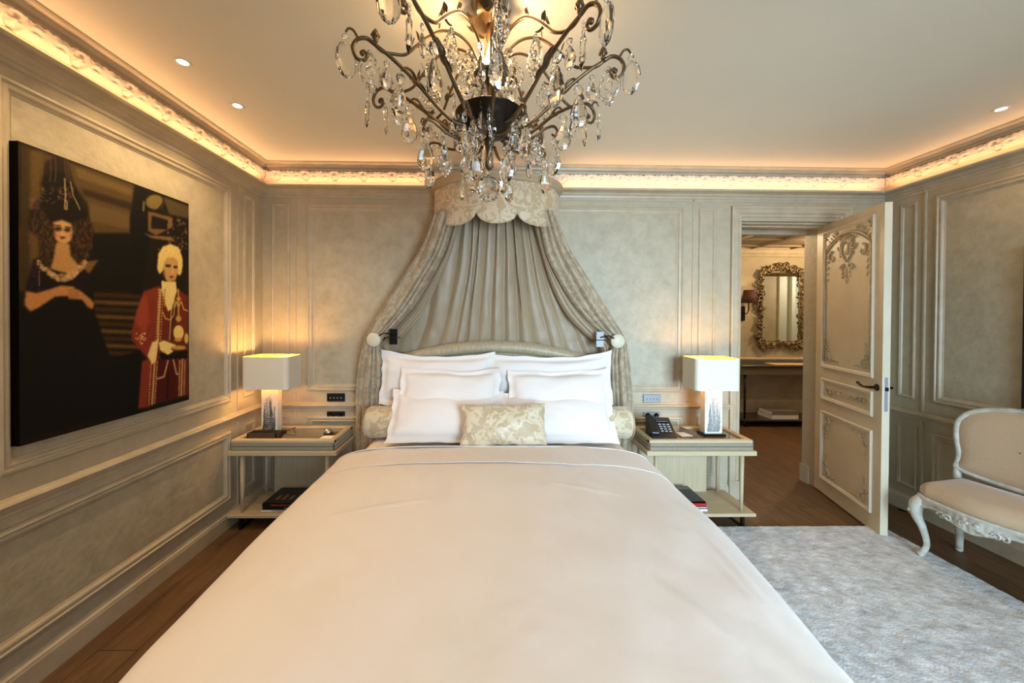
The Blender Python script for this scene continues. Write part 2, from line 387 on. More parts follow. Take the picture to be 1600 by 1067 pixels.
# cornice: ledge that hides the light strip, flat band, plaster frieze, crown moulding
P_LEDGE = [(0, .0), (.006, .004), (.010, .022), (.022, .028), (.028, .040), (.050, .048), (.075, .050), (.080, .056), (.080, .066), (.074, .068), (.070, .056), (.012, .054), (.0, .054)]
P_CROWN = [(.0, 2.735), (.022, 2.738), (.030, 2.744), (.034, 2.754), (.050, 2.760), (.054, 2.766), (.058, 2.778), (.078, 2.786), (.084, 2.792), (.084, 2.80)]
def friezeh(u, v):
    "relief of the plaster frieze: u metres along the wall, v 0..1 up; returns (projection, extra height)"
    per = .237; q = (u/per) % 1; x = (q-.5)*per                  # rosette centred at x = 0
    zc = (v-.5)*.085
    h = .014+.046*v**1.3+.008*sin(PI*v)                      # convex roll
    d = math.hypot(x/.036, (zc+.002)/.040)
    if d < 1.25:
        ring = math.exp(-((d-1.0)/.16)**2)*.008
        a = math.atan2(zc, x)
        petals = (.5+.5*cos(6*a+.6))*max(0, 1-d)*.014*(1 if d > .15 else .4)
        core = math.exp(-(d/.22)**2)*.012
        h += ring+petals+core - .005*(1 if d < .95 else 0)
    dx = abs(x)-.075                                              # leaf tips between the rosettes
    h += .006*math.exp(-(dx/.018)**2)*max(0, sin(PI*v*1.0))*(1+cos(v*18))
    top = .014*abs(cos(PI*(q)))**.6 + .009*abs(sin(q*PI*7)) + (.010 if abs(x) < .03 else 0)
    return h, top
def frieze(mb, W, u0, u1, m0, m1, off=0):
    nu = int((u1-u0)/.006); nv = 18
    def fn(a, v):
        u = lerp(u0, u1, a); h, top = friezeh(u+off, v)
        if v > .999: h = .0
        z = 2.660 + v*(.050+top)
        uu = min(max(u, u0+h*m0), u1-h*m1)
        return wp(W, uu, z, h)
    mb.grid(fn, nu, nv)
for W, u0, u1, k, m0, m1 in ((WB, XL, XR, 10, 1, 1), (WL, YF, YB, 11, 0, 1), (WR, YF, YB, 12, 0, 1)):
    c = MB(); rail(c, W, u0, u1, [(h, 2.545+z) for h, z in P_LEDGE], m0, m1); rail(c, W, u0, u1, P_CROWN, m0, m1)
    rail(c, W, u0, u1, [(.002, 2.525), (.006, 2.53), (.006, 2.545), (0, 2.549)], m0, m1)
    o = struct(c, 'trim_%d' % k, TRIM)
    z = MB(); frieze(z, W, u0 if W is WB else 0.2, u1, m0, m1)
    rail(z, W, u0, u1, [(.001, 2.60), (.001, 2.652), (.010, 2.655), (.012, 2.663)], m0, m1)
    build(z, 'frieze', PLASTER, o)

# door casing (architrave), front side
c = MB()
P_CAS = [(0, 0), (0, .026), (.008, .030), (.022, .030), (.028, .022), (.05, .022), (.055, .028), (.062, .026), (.068, .014), (.088, .012), (.092, 0)]
rings = []
for d, h in P_CAS:
    rings.append([wp(WB, DX0-.092+d, 0, h), wp(WB, DX0-.092+d, DZ+.092-d+.03, h), wp(WB, DX1+.092-d, DZ+.092-d+.03, h), wp(WB, DX1+.092-d, 0, h)])
c.loft(rings, closed=False)
c.box(DX0-.095, YB-.034, 0, DX0-.002, YB-.001, .16, .003)
rail(c, WB, DX0, DX1, [(0, DZ+.03), (.002, DZ+.02), (-.02, DZ+.012), (-.02, DZ-.0)])
for yy, zz in ((YB+.05, .0), (YB+.12, -.012), (YJ-.03, -.03)):      # stepped soffit
    c.box(DX0, yy, DZ+zz-.012, DX1, yy+.06, DZ+.002)
c.box(DX1-.012, YJ-.085, 0, DX1, YJ+.01, .16)
struct(c, 'trim_13', TRIM)

# ------------------------------------------------------------------ open door
HX, HY = 2.949, 3.438; NX, NY = 2.742, 2.643
du = Vector((NX-HX, NY-HY, 0)); DW = du.length; du.normalize()
dn = Vector((-du.y, du.x, 0))
if dn.x > 0: dn = -dn                                             # face towards the bed
WD = (Vector((HX, HY, 0)), du, dn)
DTH = .045
d = MB()
q = [wp(WD, 0, .012, 0), wp(WD, DW, .012, 0), wp(WD, DW, .012, -DTH), wp(WD, 0, .012, -DTH)]
d.loft([q, [p+Vector((0, 0, 2.348)) for p in q]], cap=True)
DOORM = mat('door_paint', S(216, 203, 176), .5, col2=S(204, 190, 160), scale=5, detail=8, bump=.15, bscale=30)
door = struct(d, 'door_1', DOORM)
P_D = [(0, 0), (0, .008), (.005, .014), (.012, .014), (.016, .008), (.022, .010), (.028, .004), (.03, 0)]
mm = MB(); U0, U1 = .10, DW-.085
frame(mm, WD, U0, 1.115, U1, 2.30, P_D); frame(mm, WD, U0, .835, U1, 1.02, P_D); frame(mm, WD, U0, .135, U1, .735, P_D)
WD2 = (Vector((HX, HY, 0))-dn*DTH, du, -dn)
frame(mm, WD2, U0, 1.115, U1, 2.27, P_D); frame(mm, WD2, U0, .135, U1, .735, P_D)
build(mm, 'panel_moulding', mat('moulding_paint', S(222, 212, 190), .45), door)
def scroll(cx, cz, r, a0, turns, dirn=1, n=22, shrink=.25):
    return [(cx+r*lerp(1, shrink, k/n)*cos(a0+dirn*turns*2*PI*k/n), cz+r*lerp(1, shrink, k/n)*sin(a0+dirn*turns*2*PI*k/n)) for k in range(n+1)]
cv = MB(); UM = (U0+U1)/2
def relief(W, pts, r0, r1, h=.006):
    n = len(pts); cv.tube([wp(W, p[0], p[1], h) for p in pts], [lerp(r0, r1, k/(n-1))for k in range(n)], 6)
def leaf(W, u, z, ang, ln, wd, h=.004):
    ux, uz = cos(ang), sin(ang)
    pts = []
    for k in range(7):
        t = k/6; wv = wd*sin(PI*min(1, .12+t*.88))
        pts.append([wp(W, u+ux*ln*t-uz*wv, z+uz*ln*t+ux*wv, 0), wp(W, u+ux*ln*t, z+uz*ln*t, h+.006*sin(PI*t)), wp(W, u+ux*ln*t+uz*wv, z+uz*ln*t-ux*wv, 0)])
    cv.loft(pts, closed=False, smooth=True)
for s in (-1, 1):
    # arched inner moulding of the tall panel, with scrolled ends
    arc = [(UM+s*t, 2.235-.10*(t/.27)**2.2-.02*sin(t*30)*0) for t in [k*.27/14 for k in range(15)]]
    relief(WD, arc, .011, .009); relief(WD, [(a, b-.022) for a, b in arc[3:]], .006, .005)
    relief(WD, [(UM+s*.275, 2.13), (UM+s*.285, 2.05), (UM+s*.283, 1.9), (UM+s*.283, 1.17)], .007, .007)
    relief(WD, scroll(UM+s*.19, 2.06, .05, PI*.5, .9, -s), .009, .004)
    relief(WD, scroll(UM+s*.09, 2.13, .055, PI*.5 if s > 0 else PI*.5, .8, s), .009, .004)
    relief(WD, [(UM+s*.055, 2.19), (UM+s*.07, 2.13), (UM+s*.055, 2.06), (UM+s*.02, 2.02), (UM, 2.0)], .008, .006)
    relief(WD, scroll(UM+s*.05, 1.97, .03, 0 if s > 0 else PI, 1, -s), .007, .003)
    relief(WD, scroll(UM+s*.27, 2.26, .035, -PI/2, 1.1, s), .008, .003)
    for k in range(7): leaf(WD, UM+s*(.11+.025*k), 2.235-.006*k*k*.5, PI/2-s*(.6+.12*k), .045, .010)
    for k in range(4): leaf(WD, UM+s*.03, 1.99-.03*k, -PI/2+s*.7, .04, .009)
    for k in range(5): leaf(WD, UM+s*.255, 2.10-.05*k, -PI/2-s*.5, .045, .009)
    for k in range(6): leaf(WD, UM+s*.05, 2.17-.02*k, (0 if s > 0 else PI)-s*.5, .05, .010)
    # bottom corners of the tall panel, corners of the small and the low panel
    for (cu, cz, sg) in ((.255, 1.17, 1), (.255, .70, -1), (.255, .175, 1)):
        relief(WD, scroll(UM+s*(cu-.03), cz+sg*.03, .04, PI*.5*sg, 1.0, s*sg), .007, .003)
        relief(WD, scroll(UM+s*(cu-.005), cz+sg*.10, .028, 0, 1.0, -s*sg), .006, .003)
        for k in range(4): leaf(WD, UM+s*(cu-.01), cz+sg*(.06+.035*k), PI/2*sg+s*.4, .04, .009)
        for k in range(3): leaf(WD, UM+s*(cu-.06-.035*k), cz+sg*.012, (PI if s > 0 else 0)-s*sg*.3, .04, .008)
    relief(WD, scroll(UM+s*.22, .928, .035, 0, 1.2, s), .007, .003); relief(WD, scroll(UM+s*.16, .928, .025, PI, 1.1, -s), .006, .003)
    for k in range(4): leaf(WD, UM+s*(.13-.03*k), .928, (PI if s > 0 else 0)+.5*(-1)**k, .04, .009)
for k in range(9): leaf(WD, UM, 2.17, PI*(.5+(k-4)*.16), .075, .011, .008)      # crowning shell
for k in range(3): leaf(WD, UM, 1.95-.035*k, -PI/2, .06, .014)
k0 = len(cv.v); cv.ball((0, 0, 0), 1, 10, 8); cv.v = cv.v[:k0]+[tuple(wp(WD, UM+p[0]*.04, 2.10+p[2]*.05, p[1]*.010)) for p in cv.v[k0:]]
build(cv, 'carving', mat('carving_paint', S(210, 196, 166), .5, col2=S(168, 148, 114), scale=30, contrast=.25), door)
h = MB(); hu = DW-.05
for W, s in ((WD, 1), (WD2, 1)):
    k0 = len(h.v); h.lathe([(0.001, 0), (.026, 0), (.026, .006), (.012, .012), (.010, .045), (.001, .047)], seg=14)
    h.v = h.v[:k0]+[tuple(wp(W, hu+p[0], 1.055+p[1], p[2])) for p in h.v[k0:]]
    pts = [wp(W, hu, 1.055, .042), wp(W, hu-.03, 1.052, .046), wp(W, hu-.07, 1.05, .046), wp(W, hu-.11, 1.06, .044), wp(W, hu-.135, 1.068, .04)]
    h.tube(smooth_path(pts, 4), [.009]*5+[.007]*5+[.009]*4+[.011]*3, 8)
build(h, 'door_handle', mat('dark_brass_handle', S(52, 38, 26), .25, metal=.8), door)
h = MB(); e0 = wp(WD, DW+.001, 0, -.014); e1 = wp(WD, DW+.001, 0, -.033)
a, b = e0, e1; q = [a, b, b-du*.003, a-du*.003]
h.loft([[p+Vector((0, 0, .895)) for p in q], [p+Vector((0, 0, 1.135)) for p in q]], cap=True)
build(h, 'lock_plate', STEEL, door)
h = MB(); a, b = wp(WD, DW+.002, 0, -.017), wp(WD, DW+.002, 0, -.030); q = [a, b, b+du*.012, a+du*.012]
h.loft([[p+Vector((0, 0, 1.04)) for p in q], [p+Vector((0, 0, 1.065)) for p in q]], cap=True)
build(h, 'latch', BLACKM, door)

# ------------------------------------------------------------------ hallway beyond the door
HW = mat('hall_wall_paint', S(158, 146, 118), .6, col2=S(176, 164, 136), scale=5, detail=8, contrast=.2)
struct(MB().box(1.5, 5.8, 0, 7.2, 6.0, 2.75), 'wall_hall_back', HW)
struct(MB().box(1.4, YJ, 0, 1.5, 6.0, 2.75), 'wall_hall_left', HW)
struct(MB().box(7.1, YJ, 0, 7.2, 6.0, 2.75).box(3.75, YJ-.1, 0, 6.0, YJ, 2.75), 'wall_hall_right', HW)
hc = MB().box(1.5, YJ, 2.60, 7.2, 5.8, 2.7)
for y in (3.95, 4.5, 5.05, 5.5): hc.box(1.5, y, 2.575, 7.2, y+.012, 2.602)
for x in (2.7, 3.3, 3.9, 4.5, 5.1): hc.box(x, YJ, 2.575, x+.012, 5.8, 2.602)
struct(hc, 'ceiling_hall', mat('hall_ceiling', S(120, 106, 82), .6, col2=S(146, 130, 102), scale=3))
c = MB(); WH = (Vector((0, 5.8, 0)), Vector((1, 0, 0)), Vector((0, -1, 0)))
rail(c, WH, 1.5, 7.1, [(0, 2.47), (.02, 2.475), (.03, 2.5), (.05, 2.53), (.06, 2.56), (.09, 2.6)])
rail(c, WH, 1.5, 7.1, [(0, .89), (.02, .895), (.03, .92), (.02, .935), (0, .94)])
rail(c, WH, 1.5, 7.1, [(0, .30), (.015, .29), (.02, .27), (.02, 0)])
frame(c, WH, 3.7, .36, 5.4, .84, P_SMALL)
struct(c, 'trim_14', TRIM)
# doorway casing and pale panelling on the near side of the hall (seen in the mirror)
c = MB().box(6.0, YJ-.02, 0, 6.05, YJ+.04, 2.6).box(6.25, YJ-.02, 0, 6.32, YJ+.06, 2.6).box(6.05, YJ-.06, 0, 6.25, YJ-.02, 2.6).box(6.32, YJ-.4, 0, 7.1, YJ-.35, 2.6)
struct(c, 'trim_15', mat('pale_hall_panelling', S(196, 198, 184), .5))
point('hall_fill_light', (4.6, 4.9, 2.45), 42, (1, .70, .40), .08)  # added fill lights that brighten the hallway; no fixtures belong to them
point('hall_fill_light', (6.6, 4.3, 2.3), 40, (1, .86, .66), .08)
point('hall_fill_light', (2.7, 4.4, 2.45), 34, (1, .74, .46), .08)
s = MB().lathe([(.001, 0), (.028, 0), (.03, -.008), (.012, -.012), (.010, -.03), (.02, -.034), (.001, -.036)], (4.35, 5.0, 2.60), 12)
tag(build(s, 'sprinkler_head', STEEL, base=(4.35, 5.0, 2.60)), 'small fire sprinkler head on the hallway ceiling', 'sprinkler')

# console table in the hall
ct = thing('console_table', 'long dark console table against the hallway wall under the ornate mirror', 'console table', (4.4, 5.55, 0))
x0, x1, y0, y1 = 3.52, 5.3, 5.32, 5.775
build(MB().box(x0, y0, .845, x1, y1, .87, .004), 'tabletop', DARKWOOD, ct)
build(MB().box(x0+.03, y0+.03, .74, x1-.03, y1-.02, .845), 'apron', mat('console_apron_wood', S(112, 98, 72), .5), ct)
build(MB().box(x0+.03, y0+.01, .08, x1-.03, y1-.01, .105, .004), 'lower_shelf', DARKWOOD, ct)
for x in (x0+.08, x1-.08):
    for y in (y0+.06, y1-.06):
        build(MB().lathe([(.010, .105), (.014, .3), (.018, .74)], (x, y, 0), 10), 'leg', BLACKM, ct)
        build(MB().lathe([(.012, 0), (.016, .04), (.012, .08)], (x, y, 0), 10), 'foot', BLACKM, ct)
def book(name, label, x0, y0, x1, y1, z0, z1, cover, pages=PAPER, group=None, spine_front=True, text=None, tcol=None, tsize=.02, rot=0, top=None):
    c = ((x0+x1)/2, (y0+y1)/2, z0)
    b = thing(name, label, 'book', c, group)
    cb = MB().box(x0, y0, z0, x1, y1, z0+.003).box(x0, y0, z1-.003, x1, y1, z1).box(x0, y0, z0, x1, y0+.004, z1)
    build(cb, 'cover', cover, b)
    build(MB().box(x0+.004, y0+.003, z0+.003, x1-.004, y1-.004, z1-.003), 'pages', pages, b)
    if text:
        build(text_mb(text, tsize, ((x0+x1)/2 if not isinstance(tcol, tuple) else tcol[1], y0-.0006, (z0+z1)/2), (1, 0, 0), (0, 0, 1), .0004, 'CENTER'), 'title', tcol if not isinstance(tcol, tuple) else tcol[0], b)
    if top:
        tm, parts = top
        build(tm, 'cover_picture', parts, b)
    b.rotation_euler.z = rot
    return b
BK = mat('book_black', S(24, 20, 20), .4); BKR = mat('book_red', S(176, 40, 44), .4); BKW = mat('book_white', S(224, 222, 216), .5)
BKN = mat('book_navy', S(22, 28, 44), .35); BKG = mat('book_grey', S(120, 112, 100), .5); LTR_W = mat('white_lettering', S(240, 236, 230), .6); LTR_R = mat('red_lettering', S(196, 60, 40), .6); LTR_D = mat('dark_lettering', S(50, 46, 42), .6)
book('book', 'large white edged book, lower one in the pile on the hallway console shelf', 3.98, 5.36, 4.36, 5.66, .105, .165, BKW, group=None)
book('book', 'grey covered book, upper one in the pile on the hallway console shelf', 3.99, 5.37, 4.37, 5.65, .165, .215, BKG)
tr = MB().box(4.05, 5.42, .87, 4.6, 5.62, .878, .003)
tag(build(tr, 'paper_sheet', mat('parchment_paper', S(220, 190, 140), .6), base=(4.3, 5.5, .87)), 'pale sheet of paper lying on the hallway console tabletop', 'paper')

# ornate mirror
MX, MZ = 4.40, 1.70
mr = thing('wall_mirror', 'ornate carved silver gilt mirror on the hallway wall above the console', 'mirror', (MX, 5.79, 1.06))
g = MB(); g.box(MX-.285, 5.775, 1.19, MX+.285, 5.785, 2.19); build(g, 'mirror_glass', MIRROR, mr)
fr = MB()
P_M = [(0, 0), (0, .02), (.02, .045), (.045, .03), (.055, .02), (.06, .0)]
frame(fr, (Vector((0, 5.79, 0)), Vector((1, 0, 0)), Vector((0, -1, 0))), MX-.33, 1.13, MX+.33, 2.23, P_M)
WM = (Vector((MX, 5.77, 0)), Vector((1, 0, 0)), Vector((0, -1, 0)))
rnd = random.Random(5)
def mr_tube(pts, r0, r1):
    n = len(pts); fr.tube([wp(WM, p[0], p[1], .02+.02*rnd.random()) for p in pts], [lerp(r0, r1, k/(n-1)) for k in range(n)], 6)
per = []
for k in range(12): per.append((-.31+.62*k/11, 2.25+.05*math.exp(-((k-5.5)/2.6)**2)))
for k in range(18): per.append((.33, 2.2-1.05*k/17)); per.append((-.33, 2.2-1.05*k/17))
for k in range(12): per.append((-.31+.62*k/11, 1.13))
for (u, z) in per:
    for j in range(2):
        mr_tube(scroll(u+rnd.uniform(-.025, .025), z+rnd.uniform(-.03, .03), rnd.uniform(.025, .05), rnd.uniform(0, 6.28), rnd.uniform(.7, 1.2), rnd.choice((-1, 1)), 12), .012, .004)
for s in (-1, 1):
    for (u, z, r) in ((.30, 1.16, .07), (.36, 1.28, .06), (.25, 1.09, .06), (.30, 2.22, .06), (.16, 2.28, .07), (.05, 2.33, .05), (.35, 1.42, .04)):
        mr_tube(scroll(s*u, z, r, rnd.uniform(0, 6), 1.2, s, 18), .018, .006)
        mr_tube(scroll(s*u, z, r*.6, rnd.uniform(0, 6), 1, -s, 14), .014, .005)
build(fr, 'carved_frame', GILT, mr)
# hall wall sconce
sx = 3.83; sc = thing('wall_sconce', 'brown shaded wall sconce on the hallway wall left of the mirror', 'wall lamp', (sx, 5.8, 1.6))
sh = MB().lathe([(.105, 1.765), (.065, 1.955)], (sx, 5.66, 0), 24, cap=False); build(sh, 'lamp_shade', mat('brown_pleated_shade', S(84, 48, 36), .7), sc, solid=.003)
build(MB().tube([(sx, 5.79, 1.62), (sx, 5.70, 1.60), (sx, 5.66, 1.66), (sx, 5.66, 1.80)], .008).box(sx-.025, 5.775, 1.50, sx+.025, 5.795, 1.72), 'bracket', BLACKM, sc)
build(MB().ball((sx, 5.66, 1.85), .022), 'bulb', BULB, sc)
point('sconce_light', (sx, 5.66, 1.89), 1.6, WARM2, .02)

# ------------------------------------------------------------------ ceiling downlights
SPW = (24, 24, 7)
def spot(loc, power):
    l = bpy.data.lights.new('downlight_and_fill_beam', 'SPOT'); l.energy = power; l.color = (1, .70, .38); l.spot_size = math.radians(125); l.spot_blend = .7; l.shadow_soft_size = .025
    o = bpy.data.objects.new('downlight_and_fill_beam', l); COL.objects.link(o); o.location = loc
for i, (x, y, lab) in enumerate(((-1.54, 1.945, 'recessed white ceiling downlight nearer the camera above the left wall picture'),
                                 (-1.53, 2.34, 'recessed white ceiling downlight above the left wall nearer the bed head'),
                                 (3.03, 2.25, 'recessed white ceiling downlight above the right wall and chair'))):
    dl = thing('ceiling_downlight', lab, 'ceiling light', (x, y, ZC), 'recessed ceiling downlights')
    build(MB().lathe([(.022, ZC-.001), (.034, ZC-.004), (.038, ZC-.001), (.030, ZC)], (x, y, 0), 24, cap=False), 'rim', WHITEP, dl)
    build(MB().lathe([(.001, ZC-.0015), (.024, ZC-.0015)], (x, y, 0), 24), 'lens', DOWN, dl)
    spot((x, y, ZC-.02), SPW[i])
for x, y in ((-1.54, 1.2), (-1.54, .3), (-1.54, -.7)): spot((x, y, ZC-.02), SPW[0])  # added fill spots without fixtures, out of view, to warm the left wall

# ------------------------------------------------------------------ chandelier
KX, KY = -.013, 1.55
ch = thing('chandelier', 'large bronze chandelier with scrolled arms and hanging cut crystals above the bed', 'chandelier', (KX, KY, ZC))
def rz(r, z, a, tx=0):
    r *= .94; a += .08
    return (KX+r*cos(a)-tx*sin(a), KY+r*sin(a)+tx*cos(a), z)
c = MB().lathe([(.001, 2.70), (.012, 2.71), (.03, 2.74), (.055, 2.77), (.075, 2.792), (.075, 2.80), (.001, 2.80)], (KX, KY, 0), 20)
for k in range(9):                                               # bronze leaves under the ceiling rose
    a = 2*PI*k/9
    rings = []
    for j in range(7):
        t = j/6; r = .03+.075*t; z = 2.785-.05*sin(PI*t*.9)-.035*t; wd = .022*sin(PI*(.15+.8*t))
        rings.append([rz(r, z-.004, a, -wd), rz(r, z, a, 0), rz(r, z-.004, a, wd)])
    c.loft(rings, closed=False, smooth=True)
build(c, 'ceiling_rose', BRONZE, ch)
build(MB().lathe([(.016, 2.72), (.010, 2.69), (.018, 2.665), (.012, 2.64), (.022, 2.60), (.012, 2.57), (.012, 2.40), (.03, 2.36), (.012, 2.32), (.012, 2.27), (.02, 2.25), (.012, 2.2), (.018, 2.15), (.004, 2.13)], (KX, KY, 0), 14), 'stem', BRONZE, ch)
bw = MB().lathe([(.02, 2.262), (.05, 2.268), (.09, 2.288), (.118, 2.325), (.130, 2.352), (.137, 2.354), (.132, 2.358), (.124, 2.352), (.11, 2.326), (.085, 2.298), (.045, 2.276), (.02, 2.272)], (KX, KY, 0), 32, cap=False)
for k in range(10):
    a = 2*PI*k/10+.3; bw.ball(rz(.095, 2.30, a), .012, 8, 6)
build(bw, 'bowl', BRONZE_D, ch)
# crystals -----------------------------------------------------------
def cr_almond(wd, hh, th, seg=8):
    m = MB(); prof = [(.0005, 0), (.30, -.06), (.62, -.22), (.5*2*.5+.42, -.50), (1.0, -.62), (.80, -.82), (.42, -.95), (.0005, -1)]
    prof = [(.0005, 0), (.35, -.10), (.72, -.32), (1.0, -.60), (.84, -.80), (.46, -.95), (.0005, -1)]
    m.lathe([(r*wd/2, h*hh) for r, h in prof], seg=seg, sy=th/wd, smooth=False); return m
def cr_oval(wd, hh, th):
    m = MB(); prof = [(.0005, 0), (.5, -.07), (.86, -.25), (1.0, -.5), (.86, -.75), (.5, -.93), (.0005, -1)]
    m.lathe([(r*wd/2, h*hh) for r, h in prof], seg=10, sy=th/wd, smooth=False); return m
def cr_spear(wd, hh):
    m = MB(); m.lathe([(r*wd/2, h*hh) for r, h in [(.0005, 0), (.5, -.06), (.35, -.14), (.9, -.26), (.8, -.5), (.95, -.72), (.4, -.9), (.0005, -1)]], seg=6, smooth=False); return m
def cr_frame(wd, hh):
    m = MB(); pts = []
    for k in range(28):
        a = 2*PI*k/28; r = 1+.10*cos(4*a)+.04*(-1)**k
        x = wd/2*r*sin(a)*(1 if a < 2 or a > 4.2 else .9); z = -hh/2+hh/2*cos(a)*r
        pts.append((x, 0, z))
    rings = []
    for i, p in enumerate(pts):
        d = Vector(p)-Vector((0, 0, -hh/2)); d.normalize(); rr = .0042 if i % 2 else .0055
        rings.append([Vector(p)+(d*cos(2*PI*k/6)+Vector((0, 1, 0))*sin(2*PI*k/6))*rr for k in range(6)])
    m.loft(rings, loop=True)
    m.lathe([(.001, .004), (.011, .002), (.013, 0), (.011, -.002), (.001, -.004)], (0, 0, -hh*.42), 10, axis='y', smooth=False)
    m.lathe([(.0005, -hh*.60), (wd*.15, -hh*.68), (wd*.20, -hh*.78), (wd*.12, -hh*.88), (.0005, -hh*.93)], (0, 0, 0), 8, sy=.5, smooth=False)
    m.lathe([(.0005, -.006), (.004, -hh*.12), (.003, -hh*.30), (.0005, -hh*.34)], (0, 0, 0), 6, smooth=False)
    return m
def with_beads(m, drop, nb):
    """beads above the drop, hanging from height 0"""
    k = [(p[0], p[1], p[2]-drop) for p in m.v]; m.v = k
    for i in range(nb):
        z = -drop*(i+.5)/nb; r = drop/nb*.46
        m.lathe([(.0005, r*.5), (r*.8, r*.35), (r, 0), (r*.8, -r*.35), (.0005, -r*.5)], (0, 0, z), 8, axis='y', smooth=False)
    return m
def crystal_mesh(nm, m):
    o = build(m, nm, CRYSTAL, fixn=True); me = o.data; me.transform(Matrix.Scale(1.3, 4)); bpy.data.objects.remove(o); return me
CR = {'oval_big': crystal_mesh('oval', with_beads(cr_oval(.056, .098, .020), .022, 1)),
      'almond': crystal_mesh('almond', with_beads(cr_almond(.050, .088, .022), .030, 1)),
      'almond_s': crystal_mesh('almond_s', with_beads(cr_almond(.036, .062, .018), .02, 1)),
      'spear': crystal_mesh('spear', with_beads(cr_spear(.020, .105), .022, 2)),
      'spear_s': crystal_mesh('spear_s', with_beads(cr_spear(.016, .070), .022, 2)),
      'frame': crystal_mesh('frame', with_beads(cr_frame(.058, .088), .020, 1)),
      'frame_s': crystal_mesh('frame_s', with_beads(cr_frame(.040, .062), .018, 1))}
NC = [0]
def hang(kind, p, a, parent=None, sc=1):
    o = bpy.data.objects.new('crystal_pendant', CR[kind]); COL.objects.link(o)
    o.parent = parent or ch; o.location = Vector(p)-Vector((KX, KY, ZC)); o.rotation_euler = (rnd.uniform(-.06, .06), rnd.uniform(-.06, .06), a+rnd.uniform(-.5, .5)); o.scale = (sc, sc, sc); NC[0] += 1
NARM = 10
def arc_pts(pts, a): return smooth_path([rz(r, z, a) for r, z in pts], 5)
def taper(n, a, b): return [lerp(a, b, i/(n-1)) for i in range(n)]
for k in range(NARM):
    a = math.radians(270+36*k); dz = rnd.uniform(-.012, .012)
    up = MB()
    lo = [(.10, 2.295), (.16, 2.30), (.23, 2.345), (.32, 2.42), (.41, 2.475+dz*.5), (.47, 2.50+dz)]
    sc_ = [(.47, 2.50+dz), (.50, 2.513+dz), (.532, 2.50+dz), (.548, 2.468+dz), (.536, 2.437+dz), (.511, 2.432+dz), (.497, 2.45+dz), (.506, 2.466+dz), (.518, 2.46+dz), (.516, 2.452+dz)]
    p1 = arc_pts(lo, a); up.tube(p1, taper(len(p1), .0085, .0065), 8)
    p2 = arc_pts(sc_, a); up.tube(p2, taper(len(p2), .0075, .005), 8); up.ball(rz(.514, 2.455+dz, a), .008, 8, 6)
    hk = arc_pts([(.528, 2.504+dz), (.545, 2.528+dz), (.562, 2.53+dz), (.572, 2.515+dz)], a); up.tube(hk, taper(len(hk), .005, .0035), 6)
    ua = [(.47, 2.50+dz), (.44, 2.482+dz), (.40, 2.484+dz), (.355, 2.505), (.315, 2.545), (.27, 2.59), (.21, 2.632), (.145, 2.638), (.09, 2.61), (.055, 2.56), (.04, 2.52)]
    p3 = arc_pts(ua, a); up.tube(p3, taper(len(p3), .0062, .0052), 8)
    br = arc_pts([(.30, 2.405), (.325, 2.445), (.352, 2.458), (.37, 2.442)], a); up.tube(br, taper(len(br), .006, .0035), 6)
    br = arc_pts([(.31, 2.55), (.285, 2.545), (.265, 2.55)], a); up.tube(br, taper(len(br), .005, .003), 6)
    for (r, z, ang, ln) in ((.27, 2.38, .9, .05), (.29, 2.395, .5, .06), (.31, 2.41, 1.2, .05), (.33, 2.54, 1.9, .035), (.30, 2.57, 1.2, .035), (.22, 2.635, 1.7, .03)):   # leaves clasping the arm
        rings = []
        for j in range(6):
            t = j/5; wd = .012*sin(PI*(.15+.85*t)); rr = r+cos(ang)*ln*t; zz = z+sin(ang)*ln*t
            rings.append([rz(rr, zz, a, -wd), rz(rr+.004, zz+.004, a, 0), rz(rr, zz, a, wd)])
        up.loft(rings, closed=False, smooth=True)
    arm = build(up, 'arm', BRONZE, ch)
    fn = MB().lathe([(.001, .045), (.006, .040), (.013, .028), (.015, .018), (.010, .010), (.006, .004), (.010, 0), (.006, -.006)], rz(.467, 2.512+dz, a), 10, smooth=True)
    for j in range(5): fn.ball((rz(.467, 2.532+dz, a)[0]+.012*cos(j*1.257), rz(.467, 0, a)[1]+.012*sin(j*1.257), 2.53+dz), .006, 6, 4)
    build(fn, 'finial', BRONZE, arm)
    hang('oval_big' if k % 2 == 0 or k in (1, 9) else 'spear', rz(.573, 2.512+dz, a), a)
    hang('spear' if k % 2 else 'frame', rz(.485, 2.478+dz, a), a)
    hang('almond', rz(.371, 2.436, a), PI if k == 0 else a, sc=1.25 if k in (0, 1, 9) else 1.08)
    hang('frame' if k % 2 else 'spear', rz(.265, 2.545, a), a)
    hang('almond_s', rz(.425, 2.455+dz, a), a+.5)
for k in range(8):                                               # small lower arms with their own crystals
    a = math.radians(270+22.5+45*k); lw = MB()
    p = arc_pts([(.07, 2.255), (.13, 2.235), (.19, 2.242), (.24, 2.27), (.275, 2.275), (.29, 2.255), (.28, 2.238), (.268, 2.246)], a); lw.tube(p, taper(len(p), .007, .004), 7)
    build(lw, 'lower_arm', BRONZE, ch)
    hang('almond', rz(.283, 2.235, a), a); hang('frame_s' if k % 2 else 'almond_s', rz(.205, 2.245, a), a+1)
for k in range(10):
    a = math.radians(270+36*k+18 if k % 2 else 270+36*k); hang('frame' if k % 2 == 0 else 'almond', rz(.125, 2.352, a), a)
for k in range(8):
    a = math.radians(270+45*k); hang('almond' if k % 2 else 'almond_s', rz(.10, 2.215, a), a)
for k in range(10):
    a = math.radians(270+36*k+10); hang(('frame', 'almond')[k % 2], rz(.10, 2.585, a), a)
for k in range(6):
    a = math.radians(300+60*k); hang('almond', rz(.055, 2.50, a), a)
bl = MB()
R_ = .050; seg = 14
for j in range(8): pass
